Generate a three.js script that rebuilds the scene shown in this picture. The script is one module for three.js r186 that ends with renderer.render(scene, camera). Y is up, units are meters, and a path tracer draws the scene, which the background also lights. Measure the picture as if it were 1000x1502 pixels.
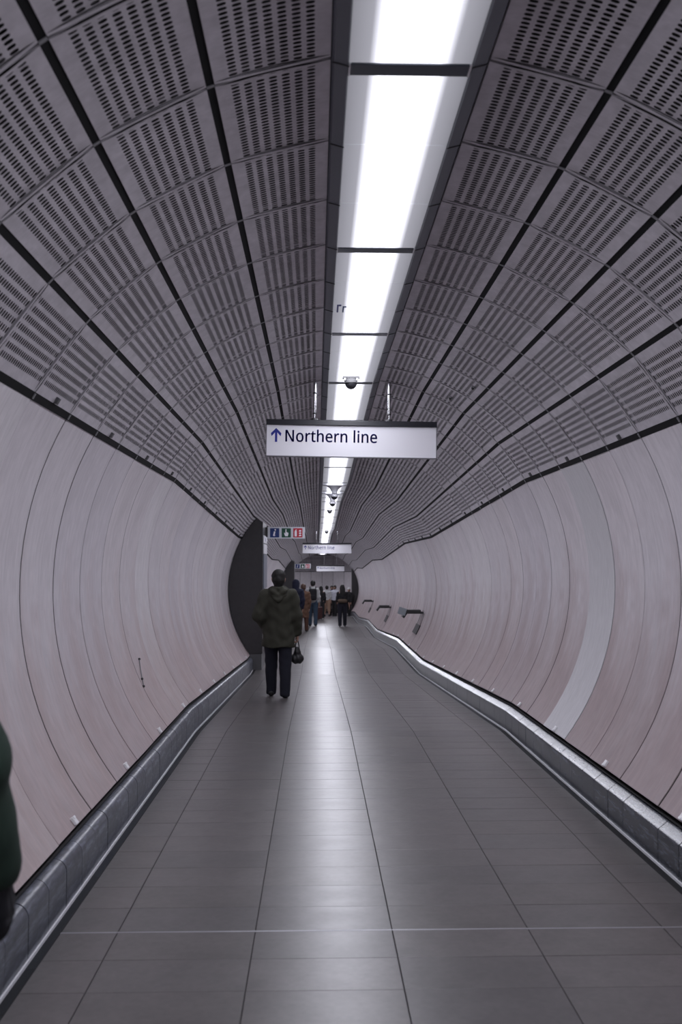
import * as THREE from 'three';
import { mergeGeometries } from 'three/addons/utils/BufferGeometryUtils.js';
import { RoundedBoxGeometry } from 'three/addons/geometries/RoundedBoxGeometry.js';
import { FontLoader } from 'three/addons/loaders/FontLoader.js';
import { TextGeometry } from 'three/addons/geometries/TextGeometry.js';
import { RectAreaLightUniformsLib } from 'three/addons/lights/RectAreaLightUniformsLib.js';

// ---------------------------------------------------------------- camera, light, exposure
const W = 1000, H = 1502, F = 1405, EYE = 1.605;
const scene = new THREE.Scene();
scene.background = new THREE.Color(0x000000);
const camera = new THREE.PerspectiveCamera(2 * Math.atan(H / 2 / F) * 180 / Math.PI, W / H, 0.05, 200);
camera.position.set(0, EYE, 0);
camera.rotation.order = 'YXZ';
camera.rotation.set(Math.atan((828 - H / 2) / F), -Math.atan((W / 2 - 464) / F), 0);
camera.focus = 9;
camera.userData.fStop = 3.2;
scene.add(camera);
const renderer = new THREE.WebGLRenderer({ antialias: true });
renderer.toneMapping = THREE.LinearToneMapping;
renderer.toneMappingExposure = 1.0;
renderer.shadowMap.enabled = true;
RectAreaLightUniformsLib.init();
const LAMP_COLOR = new THREE.Color().setRGB(0.90, 0.905, 1.01);
const LAMP_INTENSITY = 12.5;      // every ceiling fitting's area light
const LAMP_GLOW = 2.2;           // what the eye sees of the diffuser

// ---------------------------------------------------------------- helpers
let seed = 12345;
const rnd = () => { seed = (seed * 1664525 + 1013904223) >>> 0; return seed / 4294967296; };
const lerp = (a, b, t) => a + (b - a) * t;
const D2R = Math.PI / 180;
const used = {};
const numbered = n => { const k = used[n] = (used[n] ?? -1) + 1; return k ? `${n}_${String(k).padStart(3, '0')}` : n; };
function shade(o) { o.castShadow = true; o.receiveShadow = true; return o; }
function mesh(name, g, m, parent) { const o = shade(new THREE.Mesh(g, m)); o.name = numbered(name); (parent || scene).add(o); return o; }
function group(name, parent) { const o = new THREE.Group(); o.name = numbered(name); (parent || scene).add(o); return o; }
function tag(o, label, category, grp) { o.userData.label = label; o.userData.category = category; if (grp) o.userData.group = grp; return o; }
function struct(o) { o.userData.kind = 'structure'; return o; }
function geo(pos, nor, uv, idx) {
  const g = new THREE.BufferGeometry();
  g.setAttribute('position', new THREE.Float32BufferAttribute(pos, 3));
  if (nor) g.setAttribute('normal', new THREE.Float32BufferAttribute(nor, 3));
  if (uv) g.setAttribute('uv', new THREE.Float32BufferAttribute(uv, 2));
  if (idx) g.setIndex(idx);
  if (!nor) g.computeVertexNormals();
  else if (!idx) { // wind every triangle the way its normals point
    const P = g.attributes.position.array, N = g.attributes.normal.array, U = uv && g.attributes.uv.array, swap = (A, i, j, w) => { for (let k = 0; k < w; k++) { const t = A[i * w + k]; A[i * w + k] = A[j * w + k]; A[j * w + k] = t; } };
    for (let t = 0; t < P.length / 9; t++) { const o = t * 9, e = [0, 1, 2].map(k => P[o + 3 + k] - P[o + k]), f = [0, 1, 2].map(k => P[o + 6 + k] - P[o + k]);
      const c = (e[1] * f[2] - e[2] * f[1]) * N[o] + (e[2] * f[0] - e[0] * f[2]) * N[o + 1] + (e[0] * f[1] - e[1] * f[0]) * N[o + 2];
      if (c < 0) { swap(P, t * 3 + 1, t * 3 + 2, 3); swap(N, t * 3 + 1, t * 3 + 2, 3); if (U) swap(U, t * 3 + 1, t * 3 + 2, 2); } }
  }
  return g;
}
const plain = g => { const q = g.index ? g.toNonIndexed() : g; for (const k of Object.keys(q.attributes)) if (!['position', 'normal', 'uv'].includes(k)) q.deleteAttribute(k); if (!q.attributes.uv) q.setAttribute('uv', new THREE.Float32BufferAttribute(new Float32Array(q.attributes.position.count * 2), 2)); return q; };
const merge = list => mergeGeometries(list.map(plain));
const rbox = (w, h, d, r = 0.004, s = 2) => new RoundedBoxGeometry(w, h, d, s, r);
const moved = (g, x, y, z) => g.clone().translate(x, y, z);
// quads with flat normals
class QB {
  constructor() { this.p = []; this.n = []; this.u = []; }
  quad(a, b, c, d, ua = [0, 0], ub = [1, 0], uc = [1, 1], ud = [0, 1], nn) {
    const v = (q, w) => [q[0] - w[0], q[1] - w[1], q[2] - w[2]];
    const e = v(b, a), f = v(c, a), g = v(d, a);
    let n = [e[1] * f[2] - e[2] * f[1], e[2] * f[0] - e[0] * f[2], e[0] * f[1] - e[1] * f[0]];
    if (Math.hypot(...n) < 1e-12) n = [f[1] * g[2] - f[2] * g[1], f[2] * g[0] - f[0] * g[2], f[0] * g[1] - f[1] * g[0]];
    const l = Math.hypot(...n) || 1; n = n.map(x => x / l);
    const N = nn || [n, n, n, n];
    for (const [q, w, k] of [[a, ua, 0], [b, ub, 1], [c, uc, 2], [a, ua, 0], [c, uc, 2], [d, ud, 3]]) { this.p.push(...q); this.n.push(...N[k]); this.u.push(...w); }
  }
  build() { return geo(this.p, this.n, this.u); }
}

// ---------------------------------------------------------------- procedural textures
function noiseGrid(n, cells, sd) {
  let s = sd >>> 0; const r = () => { s = (s * 1664525 + 1013904223) >>> 0; return s / 4294967296; };
  const g = new Float32Array(cells[0] * cells[1]); for (let i = 0; i < g.length; i++) g[i] = r();
  return (u, v) => {
    const x = u * cells[0], y = v * cells[1], xi = Math.floor(x), yi = Math.floor(y), fx = x - xi, fy = y - yi;
    const a = fx * fx * (3 - 2 * fx), b = fy * fy * (3 - 2 * fy), X = k => ((k % cells[0]) + cells[0]) % cells[0], Y = k => ((k % cells[1]) + cells[1]) % cells[1];
    return lerp(lerp(g[X(xi) + Y(yi) * cells[0]], g[X(xi + 1) + Y(yi) * cells[0]], a), lerp(g[X(xi) + Y(yi + 1) * cells[0]], g[X(xi + 1) + Y(yi + 1) * cells[0]], a), b);
  };
}
function fbm(cx, cy, oct, sd) {
  const fs = []; for (let o = 0; o < oct; o++) fs.push(noiseGrid(0, [cx << o, cy << o], sd + o * 77));
  return (u, v) => { let t = 0, a = 0.5, w = 0; for (const f of fs) { t += a * f(u, v); w += a; a *= 0.55; } return t / w; };
}
function tex(w, h, f, srgb) {
  const d = new Uint8Array(w * h * 4);
  for (let y = 0; y < h; y++) for (let x = 0; x < w; x++) {
    const c = f((x + 0.5) / w, (y + 0.5) / h), o = (y * w + x) * 4;
    d[o] = Math.max(0, Math.min(255, c[0] * 255)); d[o + 1] = Math.max(0, Math.min(255, c[1] * 255)); d[o + 2] = Math.max(0, Math.min(255, c[2] * 255)); d[o + 3] = 255;
  }
  const t = new THREE.DataTexture(d, w, h, THREE.RGBAFormat);
  t.wrapS = t.wrapT = THREE.RepeatWrapping; t.magFilter = THREE.LinearFilter; t.minFilter = THREE.LinearMipmapLinearFilter; t.generateMipmaps = true;
  if (srgb) t.colorSpace = THREE.SRGBColorSpace;
  t.needsUpdate = true; return t;
}
const shifted = (t, x, y, rx = 1, ry = 1) => { const c = t.clone(); c.offset.set(x, y); c.repeat.set(rx, ry); c.needsUpdate = true; return c; };
const std = (o) => new THREE.MeshStandardMaterial({ side: THREE.DoubleSide, ...o });
const col = (r, g, b) => new THREE.Color().setRGB(r, g, b);

// enamel wall cladding: streaks that run down the panel and a darker, pinkish tone low on it (v = 0 at the skirting, 1 at the top)
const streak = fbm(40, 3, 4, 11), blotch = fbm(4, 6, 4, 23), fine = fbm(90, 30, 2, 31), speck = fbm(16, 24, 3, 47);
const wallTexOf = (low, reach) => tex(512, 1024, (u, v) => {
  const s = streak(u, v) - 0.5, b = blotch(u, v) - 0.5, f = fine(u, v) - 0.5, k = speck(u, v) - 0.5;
  const lowTone = Math.max(0, Math.min(1, (reach - v) * 1.7 + b * 1.0 + s * 0.5)) * 0.85;
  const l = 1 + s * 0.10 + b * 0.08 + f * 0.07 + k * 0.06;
  return [lerp(0.865, low[0], lowTone) * l, lerp(0.85, low[1], lowTone) * l, lerp(0.865, low[2], lowTone) * l];
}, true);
const wallTex = wallTexOf([0.69, 0.625, 0.62], 0.62), wallTexDarker = wallTexOf([0.615, 0.55, 0.55], 0.70);  // second version is darker and its low tone reaches higher, for the right wall
const wallRough = tex(256, 256, (u, v) => { const r = 0.42 + (blotch(u, v) - 0.5) * 0.22 + (fine(u, v) - 0.5) * 0.15; return [1, r, 1]; });
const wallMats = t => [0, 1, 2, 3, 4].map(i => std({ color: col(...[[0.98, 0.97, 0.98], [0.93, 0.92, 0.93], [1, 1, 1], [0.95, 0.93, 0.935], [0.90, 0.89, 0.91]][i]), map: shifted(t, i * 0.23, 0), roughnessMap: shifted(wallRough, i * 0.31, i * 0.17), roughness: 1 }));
const WALL = wallMats(wallTex), WALL_DARKER = wallMats(wallTexDarker);
const WALL_SHEEN = std({ color: col(0.73, 0.72, 0.745), map: shifted(tex(128, 256, (u, v) => { const l = 0.93 + (fine(u, v) - 0.5) * 0.08; return [l, l, l]; }, true), 0, 0), roughness: 0.36 });  // specular sheen on one slightly turned panel, painted in as a paler colour
const ceilTex = tex(256, 256, (u, v) => { const l = 0.80 + (speck(u, v) - 0.5) * 0.10 + (fine(u, v) - 0.5) * 0.05 + (blotch(u, v) - 0.5) * 0.06; return [l, l * 0.985, l * 1.005]; }, true);
const CEIL = [0, 1, 2, 3].map(i => std({ color: col(...[[0.89, 0.88, 0.90], [0.85, 0.84, 0.86], [0.92, 0.91, 0.93], [0.87, 0.855, 0.875]][i]), map: shifted(ceilTex, i * 0.27, i * 0.4), roughness: 0.5 }));
const DARK = std({ color: col(0.012, 0.012, 0.014), roughness: 0.75 });
const SHELL = std({ color: col(0.022, 0.021, 0.022), roughness: 0.9 });
const SEAL = std({ color: col(0.012, 0.009, 0.009), roughness: 0.9 });
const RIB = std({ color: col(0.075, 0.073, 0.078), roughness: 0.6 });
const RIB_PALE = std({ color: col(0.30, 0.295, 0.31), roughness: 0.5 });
const BLACK = new THREE.MeshPhysicalMaterial({ color: col(0.005, 0.005, 0.006), roughness: 0.7, specularIntensity: 0.3, side: THREE.DoubleSide });
const RAIL = std({ color: col(0.13, 0.14, 0.165), roughness: 0.45 });
const BARM = std({ color: col(0.055, 0.065, 0.085), roughness: 0.35 });
const CLIPL = std({ color: col(0.88, 0.88, 0.90), roughness: 0.4 });
const CLIPG = std({ color: col(0.20, 0.20, 0.21), roughness: 0.5 });
const CLIPD = std({ color: col(0.035, 0.035, 0.037), roughness: 0.5 });
const CLIPM = std({ color: col(0.08, 0.08, 0.085), roughness: 0.5 });
const STEEL = std({ color: col(0.62, 0.62, 0.65), roughness: 0.25, metalness: 1 });
const CHROME = std({ color: col(0.5, 0.5, 0.52), roughness: 0.22, metalness: 1 });
// floor: matt-polished grey porcelain
const fl1 = fbm(10, 10, 4, 101), fl2 = fbm(60, 60, 2, 131), fl3 = fbm(6, 40, 3, 171);
const floorTex = tex(512, 512, (u, v) => { const l = 0.80 + (fl1(u, v) - 0.5) * 0.16 + (fl2(u, v) - 0.5) * 0.12; return [l * 1.01, l * 0.985, l * 0.985]; }, true);
const floorRough = tex(512, 512, (u, v) => { const r = 0.335 + (fl1(u, v) - 0.5) * 0.05 + (fl3(u, v) - 0.5) * 0.04; return [1, r, 1]; });
const TILE = [0, 1, 2, 3, 4].map(i => new THREE.MeshPhysicalMaterial({ ior: 1.8, side: THREE.DoubleSide, color: col(...[[0.135, 0.129, 0.128], [0.126, 0.121, 0.121], [0.143, 0.135, 0.134], [0.131, 0.124, 0.121], [0.122, 0.118, 0.119]][i]), map: shifted(floorTex, i * 0.21, i * 0.37), roughnessMap: shifted(floorRough, i * 0.3, i * 0.13), roughness: 1 }));
const GROUT = std({ color: col(0.03, 0.029, 0.03), roughness: 0.85 });
const METAL_STRIP = std({ color: col(0.36, 0.36, 0.385), roughness: 0.42, metalness: 0.6 });
const EDGE = std({ color: col(0.82, 0.83, 0.86), roughness: 0.35 });
const GUTTER = std({ color: col(0.035, 0.042, 0.055), roughness: 0.5 });
// skirting: dark blue-grey glazed tiles with pale scuffs
const kb1 = fbm(4, 26, 4, 211), kb2 = fbm(8, 8, 3, 241);
const kerbTex = tex(256, 256, (u, v) => { const s = Math.max(0, kb1(u, v) - 0.45) * 1.2, l = 0.27 + s * 0.34 + (kb2(u, v) - 0.5) * 0.10; return [l * 0.94, l * 0.985, l * 1.09]; }, true);
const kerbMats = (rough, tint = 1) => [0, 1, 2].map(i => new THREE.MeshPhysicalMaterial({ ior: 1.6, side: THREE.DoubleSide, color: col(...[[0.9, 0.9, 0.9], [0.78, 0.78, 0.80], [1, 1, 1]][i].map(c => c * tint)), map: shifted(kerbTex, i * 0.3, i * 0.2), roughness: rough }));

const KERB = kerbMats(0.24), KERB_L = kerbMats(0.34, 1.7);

// ---------------------------------------------------------------- the tunnel's line: level, ramp, level, ramp ...
const CX = 0.335, R = 1.964, YC = EYE - 0.134;
const SEG = [ // d0, d1, y0, y1, rings
  [-8, 9.333, 0, 0, 26], [9.333, 17.08, 0, -0.33, 12], [17.08, 22.2, -0.33, -0.33, 8], [22.2, 29.95, -0.33, -0.66, 12],
  [29.95, 35.07, -0.66, -0.66, 8], [35.07, 42.8, -0.66, -0.99, 12], [42.8, 47.9, -0.99, -0.99, 8], [47.9, 53.07, -0.99, -1.24, 8]];
const D_END = 53.07, Y_END = -1.24;
const yOff = d => { for (const [a, b, p, q] of SEG) if (d <= b) return p + (q - p) * (Math.max(d, a) - a) / (b - a); return Y_END; };
const KNOTS = [-8, ...SEG.map(s => s[1])];
const RINGS = []; // {d, len, slope, key}
for (const [a, b, p, q, n] of SEG) { const l = (b - a) / n; for (let i = 0; i < n; i++) RINGS.push({ d: a + (i + 0.5) * l, len: l, slope: (q - p) / (b - a), key: `${l.toFixed(4)}_${((q - p) / (b - a)).toFixed(4)}`, first: i === 0, last: i === n - 1, i, n }); }
const at = (hw, y, d) => [CX + hw, y + yOff(d), -d];

// ---------------------------------------------------------------- setting: shells behind the cladding
function shellArc(t0, t1, n, r0, r1) { // closed thick arc shell along the whole tunnel
  const b = new QB();
  const pt = (r, t, d) => [CX + r * Math.sin(t), YC + r * Math.cos(t) + yOff(d), -d];
  for (let k = 0; k + 1 < KNOTS.length; k++) for (let i = 0; i < n; i++) {
    const a = lerp(t0, t1, i / n), c = lerp(t0, t1, (i + 1) / n), d0 = KNOTS[k], d1 = KNOTS[k + 1];
    b.quad(pt(r0, a, d0), pt(r0, c, d0), pt(r0, c, d1), pt(r0, a, d1));
    b.quad(pt(r1, a, d0), pt(r1, a, d1), pt(r1, c, d1), pt(r1, c, d0));
  }
  for (const d of [KNOTS[0], KNOTS[KNOTS.length - 1]]) for (let i = 0; i < n; i++) { const a = lerp(t0, t1, i / n), c = lerp(t0, t1, (i + 1) / n); b.quad(pt(r0, a, d), pt(r1, a, d), pt(r1, c, d), pt(r0, c, d)); }
  return b.build();
}
const A_TRIM = 60.9 * D2R, A_BASE = 127.6 * D2R;
const ceiling = struct(group('ceiling'));
mesh('lining', shellArc(-A_TRIM, A_TRIM, 36, R + 0.07, R + 0.17), SHELL, ceiling);
const wallL = struct(group('wall_left')), wallR = struct(group('wall_right'));
mesh('lining', shellArc(-A_TRIM, -128 * D2R, 18, R + 0.06, R + 0.17), SHELL, wallL);
mesh('lining', shellArc(A_TRIM, 128 * D2R, 18, R + 0.06, R + 0.17), SHELL, wallR);

// ---------------------------------------------------------------- cladding panels
// position on the lining: angle t from the crown (signed by side), z along the tunnel (towards -z), sheared on the ramps
function wallPanel(side, len, slope) {
  const n = 22, gap = 0.0075, b = new QB(), L = len / 2 - gap, bev = 0.002, back = 0.03;
  const T = i => lerp(A_TRIM + 0.010, A_BASE, i / n);
  const P = (t, r, d) => [side * r * Math.sin(t), r * Math.cos(t) + slope * d, -d], N = t => [-side * Math.sin(t), -Math.cos(t), 0];
  for (let i = 0; i < n; i++) {
    const t0 = T(i), t1 = T(i + 1), v0 = 1 - i / n, v1 = 1 - (i + 1) / n, n0 = N(t0), n1 = N(t1);
    b.quad(P(t0, R, -L + bev), P(t1, R, -L + bev), P(t1, R, L - bev), P(t0, R, L - bev), [0.02, v0], [0.02, v1], [0.6, v1], [0.6, v0], [n0, n1, n1, n0]);
    for (const s of [-1, 1]) {
      b.quad(P(t0, R, s * (L - bev)), P(t1, R, s * (L - bev)), P(t1, R + bev, s * L), P(t0, R + bev, s * L), [0.02, v0], [0.02, v1], [0.03, v1], [0.03, v0]);
      b.quad(P(t0, R + bev, s * L), P(t1, R + bev, s * L), P(t1, R + back, s * L), P(t0, R + back, s * L), [0.02, v0], [0.02, v1], [0.03, v1], [0.03, v0]);
    }
  }
  for (const t of [T(0), T(n)]) b.quad(P(t, R, -L + bev), P(t, R, L - bev), P(t, R + back, L), P(t, R + back, -L));
  return b.build();
}
function gasket(side, slope) { // dark seal set back in the joint between two wall panels
  const b = new QB(), n = 22, w = 0.0085, r = R + 0.0035, P = (t, q, d) => [side * q * Math.sin(t), q * Math.cos(t) + slope * d, -d];
  for (let i = 0; i < n; i++) { const a = lerp(A_TRIM + 0.01, A_BASE, i / n), c = lerp(A_TRIM + 0.01, A_BASE, (i + 1) / n); b.quad(P(a, r, -w), P(c, r, -w), P(c, r, w), P(a, r, w)); for (const e of [-w, w]) b.quad(P(a, r, e), P(c, r, e), P(c, r + 0.01, e), P(a, r + 0.01, e)); }
  return b.build();
}
const LINES = [8.15, 21.3, 34.5, 47.7, 60.9].map(a => a * D2R);
function ceilPanel(side, k, len, slope, pts, nU, nV, far = false) { // perforated: nU x nV rounded slots
  const half = 0.016 / R, t0 = LINES[k] + (k ? half : 0.004), t1 = LINES[k + 1] - half, L = len / 2 - 0.008;
  const p = [], nn = [], uv = [];
  const V = (u, v) => { const t = lerp(t0, t1, v), d = u; p.push(side * R * Math.sin(t), R * Math.cos(t) + slope * d, -d); nn.push(-side * Math.sin(t), -Math.cos(t), 0); uv.push((u + L), v * 0.45); };
  const tri = (a, b, c) => { V(...a); V(...b); V(...c); };
  const quad = (u0, u1, v0, v1) => { tri([u0, v0], [u1, v0], [u1, v1]); tri([u0, v0], [u1, v1], [u0, v1]); };
  const arc = (t1 - t0) * R, mv = (far ? 0.024 : 0.048) / arc, mu = far ? 0.006 : 0.014, cu = (2 * L - 2 * mu) / nU, cv = (1 - 2 * mv) / nV;
  const hu = cu * (far ? 0.38 : 0.33), hv = cv * (far ? 0.275 : 0.325);
  quad(-L, -L + mu, 0, 1); quad(L - mu, L, 0, 1);
  for (const [a, b] of [[0, mv], [1 - mv, 1]]) quad(-L + mu, L - mu, a, b);
  const ring = []; for (let i = 0; i < pts; i++) { ring.push((i + (pts === 4 ? 0.5 : 0)) / pts * 2 * Math.PI); }
  for (let i = 0; i < nU; i++) for (let j = 0; j < nV; j++) {
    const uc = -L + mu + (i + 0.5) * cu, vc = mv + (j + 0.5) * cv;
    const inner = [], outer = [];
    for (const a of ring) {
      const c = Math.cos(a), s = Math.sin(a), e = pts > 4 ? 0.75 : 1, f = pts > 4 ? 1 : 1.25;
      inner.push([uc + Math.sign(c) * Math.abs(c) ** e * hu * f, vc + Math.sign(s) * Math.abs(s) ** e * hv * f]);
      const m = Math.max(Math.abs(c), Math.abs(s)); outer.push([uc + c / m * cu / 2, vc + s / m * cv / 2]);
    }
    for (let q = 0; q < pts; q++) { const r = (q + 1) % pts; tri(inner[q], outer[q], outer[r]); tri(inner[q], outer[r], inner[r]); }
  }
  const g = geo(p, nn, uv);
  // folded edges
  const b = new QB(), P = (t, r, d) => [side * r * Math.sin(t), r * Math.cos(t) + slope * d, -d];
  for (const d of [-L, L]) for (let i = 0; i < 4; i++) { const a = lerp(t0, t1, i / 4), c = lerp(t0, t1, (i + 1) / 4); b.quad(P(a, R, d), P(c, R, d), P(c, R + 0.03, d), P(a, R + 0.03, d)); }
  for (const t of [t0, t1]) b.quad(P(t, R, -L), P(t, R, L), P(t, R + 0.03, L), P(t, R + 0.03, -L));
  return merge([g, b.build()]);
}
const cache = new Map();
const memo = (key, f) => { if (!cache.has(key)) cache.set(key, f()); return cache.get(key); };
const pick = a => a[Math.floor(rnd() * a.length)];

for (const r of RINGS) {
  if (r.d < -2) continue;
  for (const side of [-1, 1]) {
    const g = memo(`w${side}_${r.key}`, () => wallPanel(side, r.len, r.slope));
    const sheenPanel = side > 0 && Math.abs(r.d - 7.67) < 0.1;
    const o = mesh('wall_panel', g, sheenPanel ? WALL_SHEEN : pick(side > 0 ? WALL_DARKER : WALL), side < 0 ? wallL : wallR);
    { const q = mesh('joint_seal', memo(`g${side}_${r.slope.toFixed(4)}`, () => gasket(side, r.slope)), SEAL, side < 0 ? wallL : wallR), d = r.d - r.len / 2; q.position.set(CX, YC + yOff(d), -d); }
    const jog = sheenPanel ? 0 : (rnd() - 0.5) * 0.005;
    o.position.set(CX + side * (jog), YC + yOff(r.d), -r.d); o.rotation.y = sheenPanel ? 0.012 : (rnd() - 0.5) * 0.006;
  }
}
{
  const near = RINGS.filter(r => r.d > 1.0).slice(0, 37), far = RINGS.filter(r => r.d > 1.0).slice(37);
  for (const r of near) for (const side of [-1, 1]) for (let k = 0; k < 4; k++) {
    const fineOnes = r.d < 13;
    const pts = r.d < 5.5 ? 16 : 8, g = memo(`c${side}_${k}_${r.key}_${fineOnes}_${pts}`, () => ceilPanel(side, k, r.len, r.slope, pts, fineOnes ? 25 : 17, 7, !fineOnes));
    const o = mesh('ceiling_panel', g, pick(CEIL), ceiling);
    o.position.set(CX, YC + yOff(r.d), -r.d); o.translateY((rnd() - 0.5) * 0.003);
  }
  const list = [];
  for (const r of far) for (const side of [-1, 1]) for (let k = 0; k < 4; k++)
    list.push(moved(memo(`f${side}_${k}_${r.key}`, () => ceilPanel(side, k, r.len, r.slope, 4, 9, 7, true)), CX, YC + yOff(r.d), -r.d));
  mesh('far_ceiling_panels', merge(list), CEIL[0], ceiling).userData.kind = 'stuff';
  // grey cover strips behind the ring joints
  const strip = (slope) => { const b = new QB(), n = 30; for (const s of [-1, 1]) for (let i = 0; i < n; i++) {
    const a = s * lerp(LINES[0], LINES[4], i / n), c = s * lerp(LINES[0], LINES[4], (i + 1) / n), r = R + 0.006, w = 0.0105;
    const P = (t, q, d) => [q * Math.sin(t), q * Math.cos(t) + slope * d, -d];
    b.quad(P(a, r, -w), P(c, r, -w), P(c, r, w), P(a, r, w));
    for (const e of [-w, w]) b.quad(P(a, r, e), P(c, r, e), P(c, r + 0.012, e), P(a, r + 0.012, e));
  } return b.build(); };
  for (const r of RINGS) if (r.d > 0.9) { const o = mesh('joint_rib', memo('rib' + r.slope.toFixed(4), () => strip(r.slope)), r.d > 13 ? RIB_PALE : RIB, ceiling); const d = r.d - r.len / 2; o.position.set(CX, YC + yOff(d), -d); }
}
// black channels along the ceiling between the rows of panels, and over the wall cladding
function sweep(t, half, r0, r1) {
  const b = new QB(), e = half / R;
  const P = (a, r, d) => [CX + r * Math.sin(a), YC + r * Math.cos(a) + yOff(d), -d];
  for (let k = 0; k + 1 < KNOTS.length; k++) { const d0 = KNOTS[k], d1 = KNOTS[k + 1];
    for (const [a0, q0, a1, q1] of [[t - e, r0, t + e, r0], [t + e, r0, t + e, r1], [t + e, r1, t - e, r1], [t - e, r1, t - e, r0]]) b.quad(P(a0, q0, d0), P(a1, q1, d0), P(a1, q1, d1), P(a0, q0, d1)); }
  for (const d of [KNOTS[0], D_END]) b.quad(P(t - e, r0, d), P(t + e, r0, d), P(t + e, r1, d), P(t - e, r1, d));
  return b.build();
}
const joints = RINGS.map(r => r.d - r.len / 2);
for (const side of [-1, 1]) for (let k = 1; k < 5; k++) {
  const t = struct(group('trim'));
  mesh('channel', sweep(side * LINES[k], k === 4 ? 0.021 : 0.0165, R + (k === 4 ? -0.003 : 0.004), R + 0.04), BLACK, t);
  const c = new THREE.BoxGeometry(0.03, 0.006, 0.016);
  for (const d of joints) if (d > 1.5 && d < 13) {
    const o = mesh('joint_clip', c, CLIPG, t), a = side * LINES[k], r = R + (k === 4 ? -0.005 : 0.004);
    o.position.set(CX + r * Math.sin(a), YC + r * Math.cos(a) + yOff(d), -d); o.rotation.z = -a;
  }
}
// small fixing clips: dark ones on the ceiling edge, pale ones on the foot of the wall, every second panel
{
  const dark = merge([rbox(0.036, 0.018, 0.035, 0.003), moved(rbox(0.03, 0.008, 0.03, 0.002), 0, 0.012, 0)]);
  const pale = merge([rbox(0.042, 0.016, 0.045, 0.003), moved(rbox(0.014, 0.026, 0.03, 0.003), 0.016, 0, 0)]);
  for (let k = 0; k < 20; k++) for (const side of [-1, 1]) {
    const d = 3.667 + k * 1.3333; if (d > 24) continue;
    let a = side * (LINES[4] - 0.021), r = R - 0.008, o = mesh('fixing_clip', dark, CLIPM, ceiling);
    o.position.set(CX + r * Math.sin(a), YC + r * Math.cos(a) + yOff(d), -d); o.rotation.z = -a;
    a = side * (A_BASE - 0.014); r = R - 0.008; o = mesh('fixing_clip', pale, CLIPL, side < 0 ? wallL : wallR);
    o.position.set(CX + r * Math.sin(a), YC + r * Math.cos(a) + yOff(d), -d); o.rotation.z = -a;
  }
}

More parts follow.
